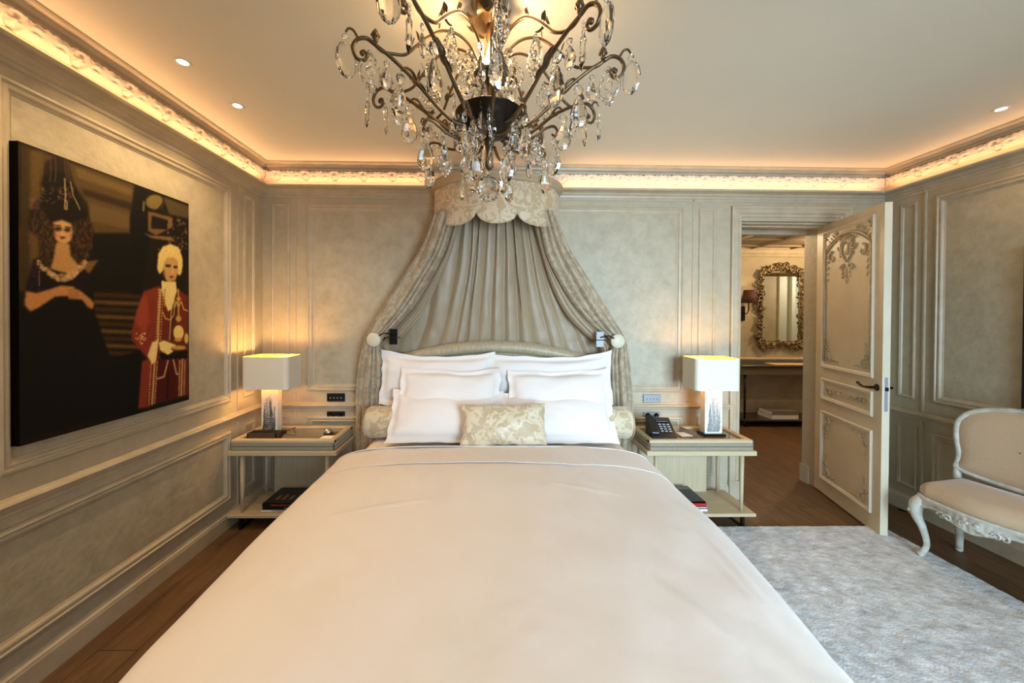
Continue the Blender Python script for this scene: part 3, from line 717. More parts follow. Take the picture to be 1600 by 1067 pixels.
prof = [(.0005, R_)]+[(R_*sin(PI*j/9), R_*cos(PI*j/9)) for j in range(1, 9)]+[(.0005, -R_)]
bl.lathe(prof, (KX-.002, KY, 2.060), seg, smooth=False); bl.lathe([(.004, .0), (.012, .015), (.006, .03), (.010, .045), (.003, .06)], (KX-.002, KY, 2.108), 8, smooth=False)
build(bl, 'crystal_ball', CRYSTAL, ch)
hub = MB().lathe([(.02, 2.50), (.055, 2.505), (.065, 2.515), (.055, 2.525), (.02, 2.535)], (KX, KY, 0), 20)
build(hub, 'hub', BRONZE, ch)
for k in range(6):
    a = 2*PI*k/6+.26
    b = MB().lathe([(.004, 2.515), (.010, 2.53), (.011, 2.545), (.006, 2.565), (.001, 2.58)], rz(.045, 0, a), 10)
    build(b, 'bulb', CBULB, ch)
point('chandelier_glow', (KX, KY-.035, 2.60), 12, (1, .66, .34), .035)

# ------------------------------------------------------------------ printed canvas on the left wall
def art():
    X = XL+.042; Y0, Y1, Z0, Z1 = 1.55, 2.402, 1.02, 2.228
    nu, nv = 300, 424
    uu, vv = np.meshgrid(np.linspace(Y0, Y1, nu), np.linspace(Z0, Z1, nv))
    img = np.zeros((nv, nu, 3)); img[:] = (24, 17, 8)
    def TA(p): return at(p[0]/3.81, 200+p[1]/3.81, X=X)
    def TB(p): return at(180+p[0]/5.34, 280+p[1]/5.34, X=X)
    def TC(p): return at(180+p[0]/4.85, 440+p[1]/4.85, X=X)
    def TD(p): return at(p[0]/3.81, 420+p[1]/3.81, X=X)
    def TF(p): return at(p[0]/2.134, 200+p[1]/2.134, X=X)
    T = dict(A=TA, B=TB, C=TC, D=TD, F=TF)
    def blur(m, n):
        for _ in range(n):
            m = (m+np.roll(m, 1, 0)+np.roll(m, -1, 0))/3; m = (m+np.roll(m, 1, 1)+np.roll(m, -1, 1))/3
        return m
    def paint(mask, col, a=1):
        img[:] = img*(1-a*mask[..., None])+np.array(col)*a*mask[..., None]
    def poly(tg, pts, col, soft=1, a=1):
        P = [(T[tg](p).y, T[tg](p).z) for p in pts]; m = np.zeros(uu.shape, bool); n = len(P)
        for i in range(n):
            x1, y1 = P[i]; x2, y2 = P[(i+1) % n]
            if y1 == y2: continue
            c = (vv > min(y1, y2)) & (vv <= max(y1, y2)); xi = x1+(vv-y1)*(x2-x1)/(y2-y1); m ^= c & (uu < xi)
        paint(blur(m.astype(float), soft), col, a)
    def ell(tg, c, rx, ry, col, soft=1, a=1):
        poly(tg, [(c[0]+rx*cos(t*PI/10), c[1]+ry*sin(t*PI/10)) for t in range(20)], col, soft, a)
    def line(tg, pts, wd, col, soft=1, a=1):
        P = [(T[tg](p).y, T[tg](p).z) for p in pts]; s = (T[tg]((100, 100))-T[tg]((101, 100))).length*wd
        m = np.zeros(uu.shape)
        for (x1, y1), (x2, y2) in zip(P, P[1:]):
            L2 = (x2-x1)**2+(y2-y1)**2+1e-12; t = np.clip(((uu-x1)*(x2-x1)+(vv-y1)*(y2-y1))/L2, 0, 1)
            d = np.hypot(uu-x1-t*(x2-x1), vv-y1-t*(y2-y1)); m = np.maximum(m, np.clip(1.3-d/s, 0, 1))
        paint(m if soft < 1 else blur(m, soft), col, a)
    r = np.random.RandomState(3)
    # background: dim plaster left, streaked brown wall right, dark foliage mass
    poly('F', [(60, 60), (150, 80), (160, 540), (60, 540)], (82, 62, 28), 6)
    poly('F', [(60, 60), (100, 60), (98, 540), (60, 540)], (52, 38, 16), 6)
    poly('F', [(40, 50), (68, 55), (66, 330), (40, 330)], (14, 10, 6), 3)
    poly('F', [(140, 80), (450, 190), (440, 360), (300, 400), (140, 300)], (74, 56, 28), 8)
    poly('F', [(250, 130), (440, 205), (440, 225), (260, 165)], (100, 80, 44), 5, .7)
    poly('F', [(270, 200), (440, 250), (440, 275), (280, 225)], (34, 24, 12), 5, .8)
    poly('F', [(300, 250), (440, 290), (440, 340), (300, 310)], (96, 76, 44), 5, .6)
    poly('F', [(290, 350), (440, 350), (470, 400), (470, 540), (290, 540)], (14, 13, 8), 4)
    poly('F', [(450, 190), (520, 220), (470, 560), (440, 560), (432, 300)], (14, 12, 8), 4)
    for k in range(9):
        z = 556+24*k; poly('F', [(300, z-8), (470, z), (470, z+12), (300, z+6)], (96, 66, 28) if k % 2 else (60, 38, 14), 3, .9)
    poly('F', [(380, 770), (470, 740), (470, 960), (380, 960)], (10, 8, 6), 3)
    # window scene, top right
    ell('B', (330, 190), 75, 62, (104, 86, 44), 3); line('B', [(400, 150), (400, 200), (350, 265)], 8, (24, 18, 10)); line('B', [(240, 190), (235, 260)], 10, (110, 90, 60))
    poly('B', [(400, 150), (620, 230), (610, 340), (450, 290)], (78, 64, 36), 4, .8)
    poly('B', [(272, 265), (480, 320), (480, 400), (340, 470), (272, 430)], (98, 72, 42), 2)
    poly('B', [(305, 300), (440, 340), (435, 420), (300, 410)], (20, 16, 14), 2)
    poly('B', [(480, 300), (615, 330), (615, 620), (540, 560), (480, 480)], (22, 17, 12), 3)
    for k in range(60): ell('B', (r.uniform(440, 610), r.uniform(320, 640)), r.uniform(3, 11), r.uniform(3, 13), (r.uniform(90, 130),)*1+(r.uniform(66, 96), r.uniform(44, 60)), 1, .8)
    poly('B', [(230, 440), (300, 470), (470, 480), (500, 520), (300, 490)], (120, 92, 58), 2, .9)
    # the woman: tall hair, face, neck, dress
    poly('A', [(245, 300), (270, 200), (330, 170), (400, 190), (440, 330), (520, 450), (530, 520), (560, 620), (540, 760), (470, 840), (240, 800), (230, 660), (165, 600), (170, 470), (240, 420)], (34, 22, 12), 3)
    poly('A', [(250, 300), (300, 250), (380, 265), (440, 340), (500, 470), (470, 530), (250, 470)], (18, 12, 9), 3)
    for k in range(420):
        x = r.uniform(170, 550); y = r.uniform(470, 830)
        if (x < 330 or x > 430) and not (x < 240 and y > 680) and (x-360)**2/200**2+(y-640)**2/210**2 < 1:
            line('A', [(x, y), (x+r.uniform(-12, 12), y+8), (x+r.uniform(-10, 10), y+18)], 3, (r.uniform(62, 112),)+((r.uniform(40, 76)), r.uniform(18, 36)), 0, .75)
    poly('A', [(255, 480), (520, 470), (520, 530), (420, 560), (300, 560)], (20, 13, 9), 3)
    for k in range(50):
        x, y = r.uniform(240, 440), r.uniform(350, 440); line('A', [(x, y), (x+r.uniform(-25, 25), y+r.uniform(-18, 18))], 3, (r.uniform(100, 140), r.uniform(70, 96), r.uniform(36, 60)), 0, .8)
    for k in range(16): ell('A', (r.uniform(180, 240), r.uniform(420, 490)), 9, 9, (104, 68, 52), 2, .6)
    for x in (250, 300, 330, 385, 400): line('A', [(x, 180), (x+4, 250), (x-3+(x > 350)*20, 320)], 4, (86, 68, 40), 0, .8)
    line('A', [(385, 300), (390, 400), (385, 480), (398, 485), (400, 440), (390, 430)], 4, (196, 172, 116), 0)
    line('A', [(420, 320), (435, 400), (470, 470), (475, 485)], 4, (176, 150, 100), 0)
    poly('A', [(320, 560), (370, 548), (425, 570), (432, 620), (425, 665), (395, 692), (360, 690), (330, 660)], (176, 136, 82), 2)
    poly('A', [(333, 680), (415, 690), (420, 760), (480, 830), (450, 880), (300, 840), (320, 770)], (160, 118, 66), 2)
    ell('A', (345, 600), 24, 15, (40, 22, 16), 2, .9); ell('A', (402, 606), 20, 14, (40, 22, 16), 2, .9); line('A', [(320, 578), (360, 580)], 4, (50, 28, 18), 0); line('A', [(388, 588), (424, 592)], 4, (50, 28, 18), 0)
    ell('A', (374, 634), 9, 6, (196, 156, 100), 1); ell('A', (372, 652), 17, 7, (84, 20, 18), 1); ell('A', (338, 640), 15, 15, (170, 92, 60), 3, .5); ell('A', (414, 636), 12, 14, (170, 86, 60), 3, .5)
    poly('A', [(165, 900), (200, 780), (240, 770), (300, 840), (440, 900), (510, 830), (540, 900), (560, 1100), (150, 1100), (150, 980)], (20, 12, 14), 2)
    poly('A', [(470, 800), (585, 785), (530, 870)], (128, 88, 48), 2, .8)
    for k in range(150):
        t = r.rand(); x = 225+t*285; y = 800+math.sin(t*3.1)*95+r.uniform(-20, 16); g = r.uniform(.62, 1); ell('A', (x, y), r.uniform(5, 14), r.uniform(4, 10), (205*g, 160*g, 104*g), 1, .85)
    for k in range(120): ell('A', (r.uniform(170, 240), r.uniform(800, 980)), 4, 4, (r.uniform(30, 60), r.uniform(18, 36), 34), 0, .8)
    line('A', [(235, 850), (235, 940)], 3, (130, 100, 80), 0)
    poly('D', [(140, 240), (160, 130), (560, 130), (560, 250), (660, 540), (770, 530), (770, 850), (560, 900), (60, 1030), (60, 130), (110, 130)], (12, 10, 7), 3)
    poly('D', [(155, 130), (215, 145), (300, 120), (360, 100), (440, 105), (440, 160), (330, 165), (240, 225), (180, 255), (145, 215)], (168, 112, 62), 2)
    poly('D', [(400, 150), (430, 110), (480, 130), (540, 180), (562, 205), (550, 240), (520, 225), (490, 185), (410, 180)], (160, 106, 58), 2)
    for y in (122, 140, 158, 172): line('D', [(405, y+8), (440, y-2), (470, y+6)], 3, (110, 66, 36), 0, .8)
    # the man: wig, face, cravat, red coat
    poly('B', [(350, 740), (360, 620), (400, 560), (460, 540), (530, 570), (560, 650), (565, 720), (545, 800), (525, 800), (500, 700), (420, 690), (400, 760), (370, 795)], (206, 178, 104), 2)
    for k in range(90): ell('B', (r.uniform(355, 560), r.uniform(550, 780)), r.uniform(5, 12), r.uniform(4, 9), (r.uniform(180, 232),)+(r.uniform(150, 200), r.uniform(84, 124)), 1, .35)
    poly('B', [(405, 700), (430, 660), (490, 650), (525, 690), (525, 770), (505, 840), (470, 870), (430, 850), (400, 790)], (176, 138, 80), 2)
    ell('B', (442, 722), 26, 13, (44, 32, 30), 1, .9); ell('B', (502, 732), 20, 13, (44, 32, 30), 1, .9); line('B', [(478, 720), (482, 775), (470, 785)], 4, (214, 176, 112), 0); ell('B', (470, 815), 20, 9, (120, 46, 30), 1); poly('B', [(400, 750), (412, 760), (420, 830), (405, 800)], (90, 60, 30), 2, .8)
    ell('B', (485, 850), 26, 12, (96, 66, 34), 2, .5)
    poly('C', [(215, 75), (340, 30), (345, 300), (350, 500), (290, 620), (260, 950), (175, 960), (195, 700), (205, 600), (250, 590), (125, 440), (125, 380), (160, 220)], (118, 44, 26), 2)
    poly('C', [(340, 60), (480, 60), (552, 110), (552, 860), (230, 940), (300, 560), (330, 300)], (98, 34, 20), 2)
    poly('C', [(150, 300), (200, 120), (240, 100), (260, 300), (220, 400)], (146, 62, 38), 4, .7)
    poly('C', [(330, 580), (470, 580), (480, 880), (300, 920)], (66, 16, 10), 2)
    line('C', [(400, 690), (395, 880)], 10, (28, 8, 6), 1)
    poly('C', [(400, 100), (480, 100), (450, 440), (410, 440)], (70, 30, 18), 2)
    poly('B', [(390, 840), (440, 870), (500, 860), (515, 930), (470, 1067), (430, 1067), (385, 920)], (212, 186, 116), 1)
    poly('C', [(350, 0), (460, 0), (465, 60), (430, 210), (400, 225), (370, 140)], (212, 186, 116), 1)
    for dx in (0, 1): line('C', [(345-dx*4, 60), (330, 300), (325, 440)], 9, (182, 148, 84), 1, .9)
    line('C', [(300, 600), (280, 930)], 9, (190, 160, 100), 0, .9); line('C', [(510, 590), (500, 860)], 9, (190, 160, 100), 0, .9); line('C', [(425, 220), (412, 440)], 8, (190, 150, 90), 0, .8)
    for a, b in (((332, 60), (312, 440)), ((362, 60), (345, 440)), ((272, 610), (255, 930)), ((318, 610), (300, 920)), ((490, 600), (482, 860)), ((528, 600), (522, 850))):
        for k in range(18): t = k/17; ell('C', (lerp(a[0], b[0], t), lerp(a[1], b[1], t)), 5, 5, (210, 176, 104), 0, .9)
    line('C', [(320, 735), (370, 720), (400, 600)], 9, (196, 150, 110), 0, .9); line('C', [(440, 590), (465, 700), (480, 700)], 9, (196, 150, 110), 0, .9)
    for k in range(20): ell('C', (r.uniform(150, 230), r.uniform(390, 480)), 7, 5, (212, 180, 120), 0, .8)
    line('C', [(360, 230), (380, 280), (420, 290), (445, 250), (450, 140)], 5, (196, 160, 84), 0)
    poly('C', [(330, 545), (545, 520), (548, 580), (350, 590)], (16, 10, 6), 1)
    poly('C', [(245, 560), (280, 460), (330, 440), (320, 520), (310, 600), (280, 628)], (216, 186, 120), 1)
    poly('C', [(330, 460), (370, 445), (460, 480), (455, 500), (420, 505), (440, 530), (400, 555), (340, 520)], (220, 194, 116), 1)
    for (c_, rx, ry) in (((480, 385), 40, 55), ((480, 280), 22, 22), ((482, 500), 55, 16), ((480, 130), 18, 16), ((478, 440), 28, 14)): ell('C', c_, rx, ry, (216, 184, 106) if c_[1] == 385 else (178, 136, 66), 1)
    line('C', [(478, 60), (480, 300)], 9, (180, 140, 70), 0); line('C', [(455, 190), (462, 150), (480, 190), (500, 150), (520, 210), (550, 222)], 5, (206, 170, 92), 0)
    line('C', [(375, 60), (375, 180)], 9, (168, 128, 66), 0, .9); ell('C', (540, 430), 16, 40, (210, 178, 100), 1, .9)
    for c_ in range(3): img[..., c_] = .5*img[..., c_]+.5*blur(img[..., c_], 1)
    img[:] *= (1+r.normal(0, .05, img.shape[:2]))[..., None]
    lin = np.where(img <= 10, img/255/12.92, ((np.clip(img, 0, 255)/255+.055)/1.055)**2.4)*1.15
    vs = np.stack([np.full(uu.shape, X), uu, vv], -1).reshape(-1, 3)
    idx = np.arange(nu*nv).reshape(nv, nu)
    fs = np.stack([idx[:-1, :-1], idx[:-1, 1:], idx[1:, 1:], idx[1:, :-1]], -1).reshape(-1, 4)
    b = Vector((XL+.02, (Y0+Y1)/2, Z0))
    root = thing('canvas_print', 'large dark canvas print of a woman in black and a man in red coat', 'picture', b)
    me = bpy.data.meshes.new('printed_face'); me.from_pydata((vs-np.array(b)).tolist(), [], fs.tolist()); me.update()
    at_ = me.color_attributes.new('print', 'FLOAT_COLOR', 'POINT')
    c4 = np.ones((nu*nv, 4), np.float32); c4[:, :3] = lin.reshape(-1, 3); at_.data.foreach_set('color', c4.ravel())
    me.materials.append(art_mat()); o = bpy.data.objects.new('printed_face', me); COL.objects.link(o); o.parent = root
    build(MB().box(XL+.002, Y0, Z0, X-.0005, Y1, Z1), 'stretcher_edge', mat('black_canvas_edge', S(14, 10, 6), .9, spec=.05), root)
art()
# dark framed picture on the right wall, only its far edge is in view
pr = thing('framed_picture', 'dark picture on the right wall above the chair, cut by the edge of the photo', 'picture', (XR-.02, 1.95, .99))
build(MB().box(XR-.035, 1.55, .985, XR-.002, 2.352, 2.01, .004), 'frame', BLACKP, pr)
build(MB().box(XR-.037, 1.58, 1.015, XR-.034, 2.322, 1.98), 'picture_face', mat('dark_print', S(26, 20, 16), .5, col2=S(70, 50, 34), scale=3), pr)

# ------------------------------------------------------------------ bed
BX = .035
bed = thing('bed', 'wide double bed with arched satin headboard against the back wall', 'bed', (BX, 2.0, 0))
build(MB().box(BX-.95, .88, .06, BX+.95, 3.08, .34, .02), 'base', UPH, bed)
for sx_ in (-.85, .85):
    for yy in (1.0, 2.95): build(MB().lathe([(.03, 0), (.035, .06)], (BX+sx_, yy, 0), 12), 'foot', BLACKM, bed)
def rbox(mb, x0, y0, z0, x1, y1, z1, r, n=5):
    rings = []
    def ring(i, z):
        out = []
        for cx, cy, a0 in ((x1-r, y1-r, 0), (x0+r, y1-r, PI/2), (x0+r, y0+r, PI), (x1-r, y0+r, 1.5*PI)):
            for k in range(n+1):
                a = a0+PI/2*k/n; out.append((cx+(r-i)*cos(a), cy+(r-i)*sin(a), z))
        return out
    e = min(r*.95, (z1-z0)/2.01)
    for k in range(n+1): a = PI/2*k/n; rings.append(ring(e*(1-sin(a)), z0+e*(1-cos(a))))
    for k in range(n+1): a = PI/2*k/n; rings.append(ring(e*(1-cos(a)), z1-e*(1-sin(a))))
    mb.loft(rings, cap=True, smooth=True); return mb
build(rbox(MB(), BX-.95, .90, .30, BX+.95, 3.08, .632, .11), 'mattress', SHEET, bed)
def hb_z(x): return 1.325-.20*(abs(x)/1.0)**2.0
hb = MB(); n = 48
fr_ = [(-.97+1.94*i/n) for i in range(n+1)]
hb.loft([[(BX+x, 3.12, .3) for x in fr_], [(BX+x, 3.12, hb_z(x)-.03) for x in fr_], [(BX+x, 3.20, hb_z(x)-.03) for x in fr_], [(BX+x, 3.20, .3) for x in fr_]], closed=False)
hbp = build(hb, 'headboard', SATIN, bed)
rl = MB(); pts = [(BX+x, 3.135, hb_z(x)-.03) for x in fr_]; rl.tube(pts, .052, 16)
build(rl, 'headboard_roll', SATIN, bed)
rl = MB(); pts = [(BX+x, 3.112, hb_z(x)-.105) for x in fr_]; rl.tube(pts, .012, 8)
build(rl, 'headboard_piping', SATIN, bed)

def drape_section(t, W, flat, ztop, zbot, rad):
    "t in -1..1 across the bed; returns x offset, z of a cover that falls over both sides"
    s = 1 if t >= 0 else -1; a = abs(t)
    if a < .76:
        th = (a/.76)**1.7*PI/2; return s*W*sin(th)**.47, ztop-rad*(1-max(0, cos(th))**.47)
    q = (a-.76)/.24; return s*(W+.015*q), ztop-rad-q*max(0, ztop-rad-zbot)
def cover(y0, y1, W, flat, ztop, zbot, rad, nu, nv, lift=0, bow=0, seed=0, foot=False):
    mb = MB()
    def fn(u, v):
        t = u*2-1; x, z = drape_section(t, W+lift, flat, ztop+lift, zbot, rad+lift)
        bxc = .018
        edge0 = bow*max(0, (abs(t)-.55)/.45)**1.5
        y = lerp(y0-edge0, y1, v)
        puff = .020*math.cos(min(1, abs(x)/W)*PI/2)*sin(PI*min(1, max(0, (y1-y)/.5)) * .5)
        nz = noise.noise(Vector((x*1.7+seed, y*1.3, z*2)))*.016 + noise.noise(Vector((x*5+seed, y*3.2, z*5)))*.006 + .003*noise.noise(Vector((x*14+y*4, y*5-x*3, 1)))
        hang_ = max(0, (ztop-z)-.06)
        w_ = .016*min(1, hang_*6)*noise.noise(Vector((seed+3, y*6, z*1.2)))
        z2 = z+puff+nz*(1 if abs(x) < W*.98 else .3)
        # small creases near the foot of the bed
        for (cx, cy, dx_, dy_, ln, am) in ((.10, 1.03, .35, -1, .14, .005), (.62, 1.12, .6, -1, .17, .005), (-.10, 1.0, -.2, -1, .10, .004), (.88, 1.35, .12, -1, .22, .007), (.84, 1.22, .2, -1, .16, .006), (.45, 1.9, 1, -.3, .2, .003), (-.5, 1.7, 1, .25, .25, .003)):
            px_, py_ = x-cx, y-cy; al = (px_*dx_+py_*dy_)/math.hypot(dx_, dy_); ac = (px_*dy_-py_*dx_)/math.hypot(dx_, dy_)
            if abs(al) < ln: z2 += am*math.exp(-(ac/.014)**2)*(cos(al/ln*PI/2))
        return (bxc+(x+(w_ if x > 0 else -w_))*(1-(.05 if x < 0 else .095)*max(0, min(1, (1.75-y)/.8))**1.3), y, z2)
    mb.grid(fn, nu, nv); return mb
DZT = .685
dv = thing('duvet', 'smooth cream duvet spread over the bed, folded back below the pillows', 'duvet', (BX, 1.6, .64))
build(cover(.84, 2.36, 1.04, .70, DZT, .16, .22, 170, 130, 0, 0, 1), 'duvet_cover', LINEN_C, dv, solid=.012)
build(cover(2.20, 2.52, 1.04, .70, DZT, .22, .222, 170, 34, .0068, .26, 1), 'turned_back_sheet', LINEN_W, dv, solid=.0015)
# rolled fold where the cover turns back, facing the pillows
rf = MB()
def fn(u, v):
    t = u*2-1; x, z = drape_section(t, 1.04, .70, DZT, .30, .22)
    a = -PI*.5+PI*v; k = .034
    nz = noise.noise(Vector((x*2+9, 3, 0)))*.008
    return (.018+x, 2.50+k*cos(a)*1.3+nz, z-.022+k*sin(a))
rf.grid(fn, 120, 8); build(rf, 'fold_edge', LINEN_W, dv, solid=.004)

def pillow(wd, hh, th, flange=.045, seed=0, puff=.46, sag=.0, nu=44, nv=32):
    "pillow standing on its lower long edge, facing -y, centre of lower edge at the origin"
    mb = MB()
    fu, fv = flange/(wd/2), flange/(hh/2)
    for side in (-1, 1):
        def fn(u, v):
            a, b = u*2-1, v*2-1
            ia = min(1, abs(a)/(1-fu)) if flange else abs(a); ib = min(1, abs(b)/(1-fv)) if flange else abs(b)
            t = max(0, (1-ia**2.6))**puff*max(0, (1-ib**2.4))**puff
            cr = noise.noise(Vector((a*2.2+seed, b*2.0, side)))*.06+noise.noise(Vector((a*5+seed, b*4, side*2)))*.05
            y = side*(th/2*t*(1+cr)+.003)
            pin = 1-.035*(1-abs(b)**2)*abs(a)**3 ; pinz = 1-.05*(1-abs(a)**2)*abs(b)**3
            edge = max(abs(a), abs(b)); wv = .007*noise.noise(Vector((a*3.2+seed, b*3, 4)))*(edge**6)*2
            x = a*wd/2*pin+wv; z = hh/2+b*hh/2*pinz+wv
            z -= sag*(1-a*a)*max(0, b)
            z += .012*noise.noise(Vector((a*1.6+seed*2, 7, 1)))*max(0, b)
            yy = y+wv*1.5+.012*noise.noise(Vector((a*2+seed, b*2, 9)))
            return (x, yy, z)
        mb.grid(fn, nu, nv)
    return mb
def pose(mb, x, y, z, tilt, yaw=0, roll=0):
    m = Matrix.Translation((x, y, z)) @ Matrix.Rotation(yaw, 4, 'Z') @ Matrix.Rotation(-tilt, 4, 'X') @ Matrix.Rotation(roll, 4, 'Y')
    return mb.xf(m)
PG = 'white pillows propped in rows at the head of the bed'
def pil(name, label, mb, x, y, z, tilt, m, yaw=0, roll=0, group=None, cat='pillow', sub=0):
    pose(mb, x, y, z, tilt, yaw, roll); o = build(mb, name, m, base=(x, y, z)); return tag(o, label, cat, group)
pil('pillow', 'large white pillow in the back row by the headboard, left of the two', pillow(.90, .42, .13, .04, 1, sag=.03), -.425, 2.99, .85, .10, LINEN_W, 0, .015, PG)
pil('pillow', 'large white pillow in the back row by the headboard, right of the two', pillow(.98, .42, .13, .04, 2, sag=.03), .475, 2.99, .845, .10, LINEN_W, 0, -.02, PG)
pil('pillow', 'smaller white pillow in the middle row, left of the two', pillow(.77, .40, .13, .04, 3, sag=.02), -.31, 2.80, .78, .38, LINEN_W, 0, .01, PG)
pil('pillow', 'smaller white pillow in the middle row, right of the two', pillow(.79, .40, .13, .04, 4, sag=.02), .52, 2.80, .775, .38, LINEN_W, 0, -.015, PG)
pil('pillow', 'white pillow with flat border in the front row, left of the two', pillow(.83, .40, .15, .04, 5, sag=.015), -.325, 2.67, .655, .60, LINEN_W, 0, .01, PG)
pil('pillow', 'white pillow with flat border in the front row, right of the two', pillow(.84, .40, .15, .04, 6, sag=.015), .49, 2.67, .65, .60, LINEN_W, 0, -.015, PG)
pil('cushion', 'small rectangular gold damask cushion leaning on the front pillows', pillow(.575, .285, .13, 0, 8, puff=.5, sag=.01), .09, 2.535, .685, .42, DAMASK, 0, -.02, None, 'cushion')
bo = thing('bolster', 'long gold damask bolster lying behind the pillows, round ends showing at both sides', 'bolster', (BX, 2.86, .635))
m = MB(); m.lathe([(.10, -.985), (.117, -.965), (.118, -.5), (.118, .5), (.117, .965), (.10, .985)], (BX+.03, 2.88, .752), 28, axis='x', cap=False); build(m, 'bolster_body', DAMASK, bo)
for s in (-1, 1):
    m = MB(); m.lathe([(.001, s*1.0), (.03, s*.999), (.075, s*.997), (.10, s*.985)], (BX+.03, 2.88, .745), 28, axis='x', cap=False); build(m, 'bolster_end', DAMASK, bo)
    m = MB(); m.tube([(BX+.03+s*.982, 2.88+.109*cos(k*PI/14), .745+.109*sin(k*PI/14)) for k in range(29)], .005, 6); build(m, 'piping', SATIN, bo)

# ------------------------------------------------------------------ bed canopy (corona with drapes)
cn = thing('bed_canopy', 'half round damask bed canopy with scalloped valance and draped curtains above the headboard', 'bed canopy', (BX, YB, 2.3))
CA, CB = .515, .42
def ep(t, a=CA, b=CB, z=0): return (BX+a*cos(t), YB-.012-b*sin(t), z)
NT = 72
rm = MB(); prof = [(-.01, 2.545), (.012, 2.545), (.020, 2.556), (.022, 2.570), (.034, 2.578), (.040, 2.592), (.036, 2.606), (.024, 2.612), (-.01, 2.614)]
rm.loft([[ep(PI*i/NT, CA+d_, CB+d_, z) for d_, z in prof] for i in range(NT+1)], cap=True, smooth=True)
rm.loft([[ep(PI*i/NT, .02, .02, 2.605) , ep(PI*i/NT, CA, CB, 2.612)] for i in range(NT+1)], closed=False)
build(rm, 'crown_rim', mat('rim_paint', S(176, 156, 122), .5), cn)
cusp = [0, 34, 73, 107, 146, 180]
def scal(tdeg):
    for a, b in zip(cusp, cusp[1:]):
        if a <= tdeg <= b:
            q = (tdeg-a)/(b-a)*2-1
            if a == 0: q = max(q, 0) if tdeg > (a+b)/2 else 0
            if b == 180: q = 0 if tdeg > (a+b)/2 else q
            return 2.225+.095*(1-math.sqrt(max(0, 1-abs(q)**2.3)))
    return 2.3
va = MB(); NV = 12; nt = 288
va.grid(lambda u, v: (lambda t: (BX+(CA+.004*sin(t*14))*cos(t), YB-.012-(CB+.004*sin(t*14))*sin(t), lerp(scal(math.degrees(t)), 2.56, v)))(PI*u), nt, NV)
build(va, 'valance', DAMASK, cn, solid=.006)
# back drape: gathered lining fanning down to the headboard
bd = MB(); rnd2 = random.Random(11)
ph = [0]
NF = 15
folds = [rnd2.uniform(.45, 1.5) for _ in range(NF+1)]
def fn(u, v):
    # v: 0 top, 1 bottom
    xt = lerp(-.40, .40, u); e = max(0, 1-(xt/.50)**2)**.5
    yt = YB-.03-.16*e
    xb = lerp(-.93, .93, u); w_ = v**.85
    side = abs(u*2-1)
    zb = lerp(1.16, 1.25, side)
    x = lerp(xt, xb*(.75+.25*v) if side > .3 else xb, w_)
    y = lerp(yt, YB-.045, min(1, v*1.1))
    q = u*NF+.22*sin(v*3+u*9)+1.1*noise.noise(Vector((u*3.5, 1.7, 0)))+.25*noise.noise(Vector((u*5, v*2.5, 4))); k = int(min(max(q, 0), NF)); f2 = min(max(q, 0), NF)-k; f2 = f2*f2*(3-2*f2); am = lerp(folds[k], folds[min(k+1, NF)], 0)
    prof_ = abs(sin(PI*q))**.7
    amp = .040*(1-.45*v)*am*(1-.75*side**3*min(1, v*1.6))
    y -= amp*prof_; x += .012*sin(2*PI*q+1)*am*(1-.3*v)
    z = lerp(2.50, zb, v)
    crk = noise.noise(Vector((x*9, z*7, 2)))*.006+noise.noise(Vector((x*22, z*16, 5)))*.0025*v
    return (BX+x, y+crk, z)
bd.grid(fn, 300, 90); build(bd, 'back_drape', LINING, cn, solid=.002)
# swagged side lining (smooth belly of cloth between the pleats and the hold back)
def curtain(edge_out, edge_in, ys, nf, seed, amp=.022, nu=90, nv=110, twist=0):
    mb = MB(); r3 = random.Random(seed); am = [r3.uniform(.5, 1.3) for _ in range(nf+2)]
    def fn(u, v):
        o = interp(edge_out, v); i_ = interp(edge_in, v); y = interp(ys, v)[0]
        q = u*nf+.35*sin(v*4+seed)*.5+.8*noise.noise(Vector((u*2.6+seed, v*1.2, 0))); k = int(abs(q)) % len(am)
        wdt = math.hypot(o[0]-i_[0], o[1]-i_[1])
        x = lerp(o[0], i_[0], u); z = lerp(o[1], i_[1], u)
        f_ = abs(sin(PI*q))**.8*am[k]
        belly = sin(PI*u)
        yy = y-amp*f_*(.5+.5*min(1, wdt/.2))-.03*belly
        yy += noise.noise(Vector((x*8+seed, z*6, 1)))*.006
        return (x, yy, z)
    mb.grid(fn, nu, nv); return mb
def e(pts, y): return [(lambda p: (p.x, p.z))(at(a, b, Y=y)) for a, b in pts]
YC = 3.06
Ys = [(2.97,), (3.02,), (3.05,), (3.06,), (3.06,), (3.05,), (3.06,), (3.09,), (3.10,), (3.11,), (3.12,)]
LO = [(683, 335), (660, 388), (628, 437), (600, 480), (580, 512), (571, 532), (562, 565), (555, 610), (553, 660), (552, 705), (553, 780)]
LI = [(716, 335), (697, 395), (672, 440), (647, 480), (618, 512), (598, 534), (600, 570), (598, 620), (598, 665), (596, 710), (596, 780)]
RO = [(862, 335), (887, 388), (920, 437), (947, 480), (967, 512), (977, 534), (983, 565), (989, 610), (992, 660), (992, 705), (992, 780)]
RI = [(838, 335), (851, 395), (873, 440), (898, 478), (927, 510), (953, 534), (952, 570), (955, 620), (957, 665), (958, 710), (958, 780)]
build(curtain(e(LO, YC), e(LI, YC), Ys, 4, 3, .03), 'side_curtain', DAMASK_C, cn, solid=.003)
build(curtain(e(RO, YC), e(RI, YC), Ys, 4, 8, .03), 'side_curtain', DAMASK_C, cn, solid=.003)
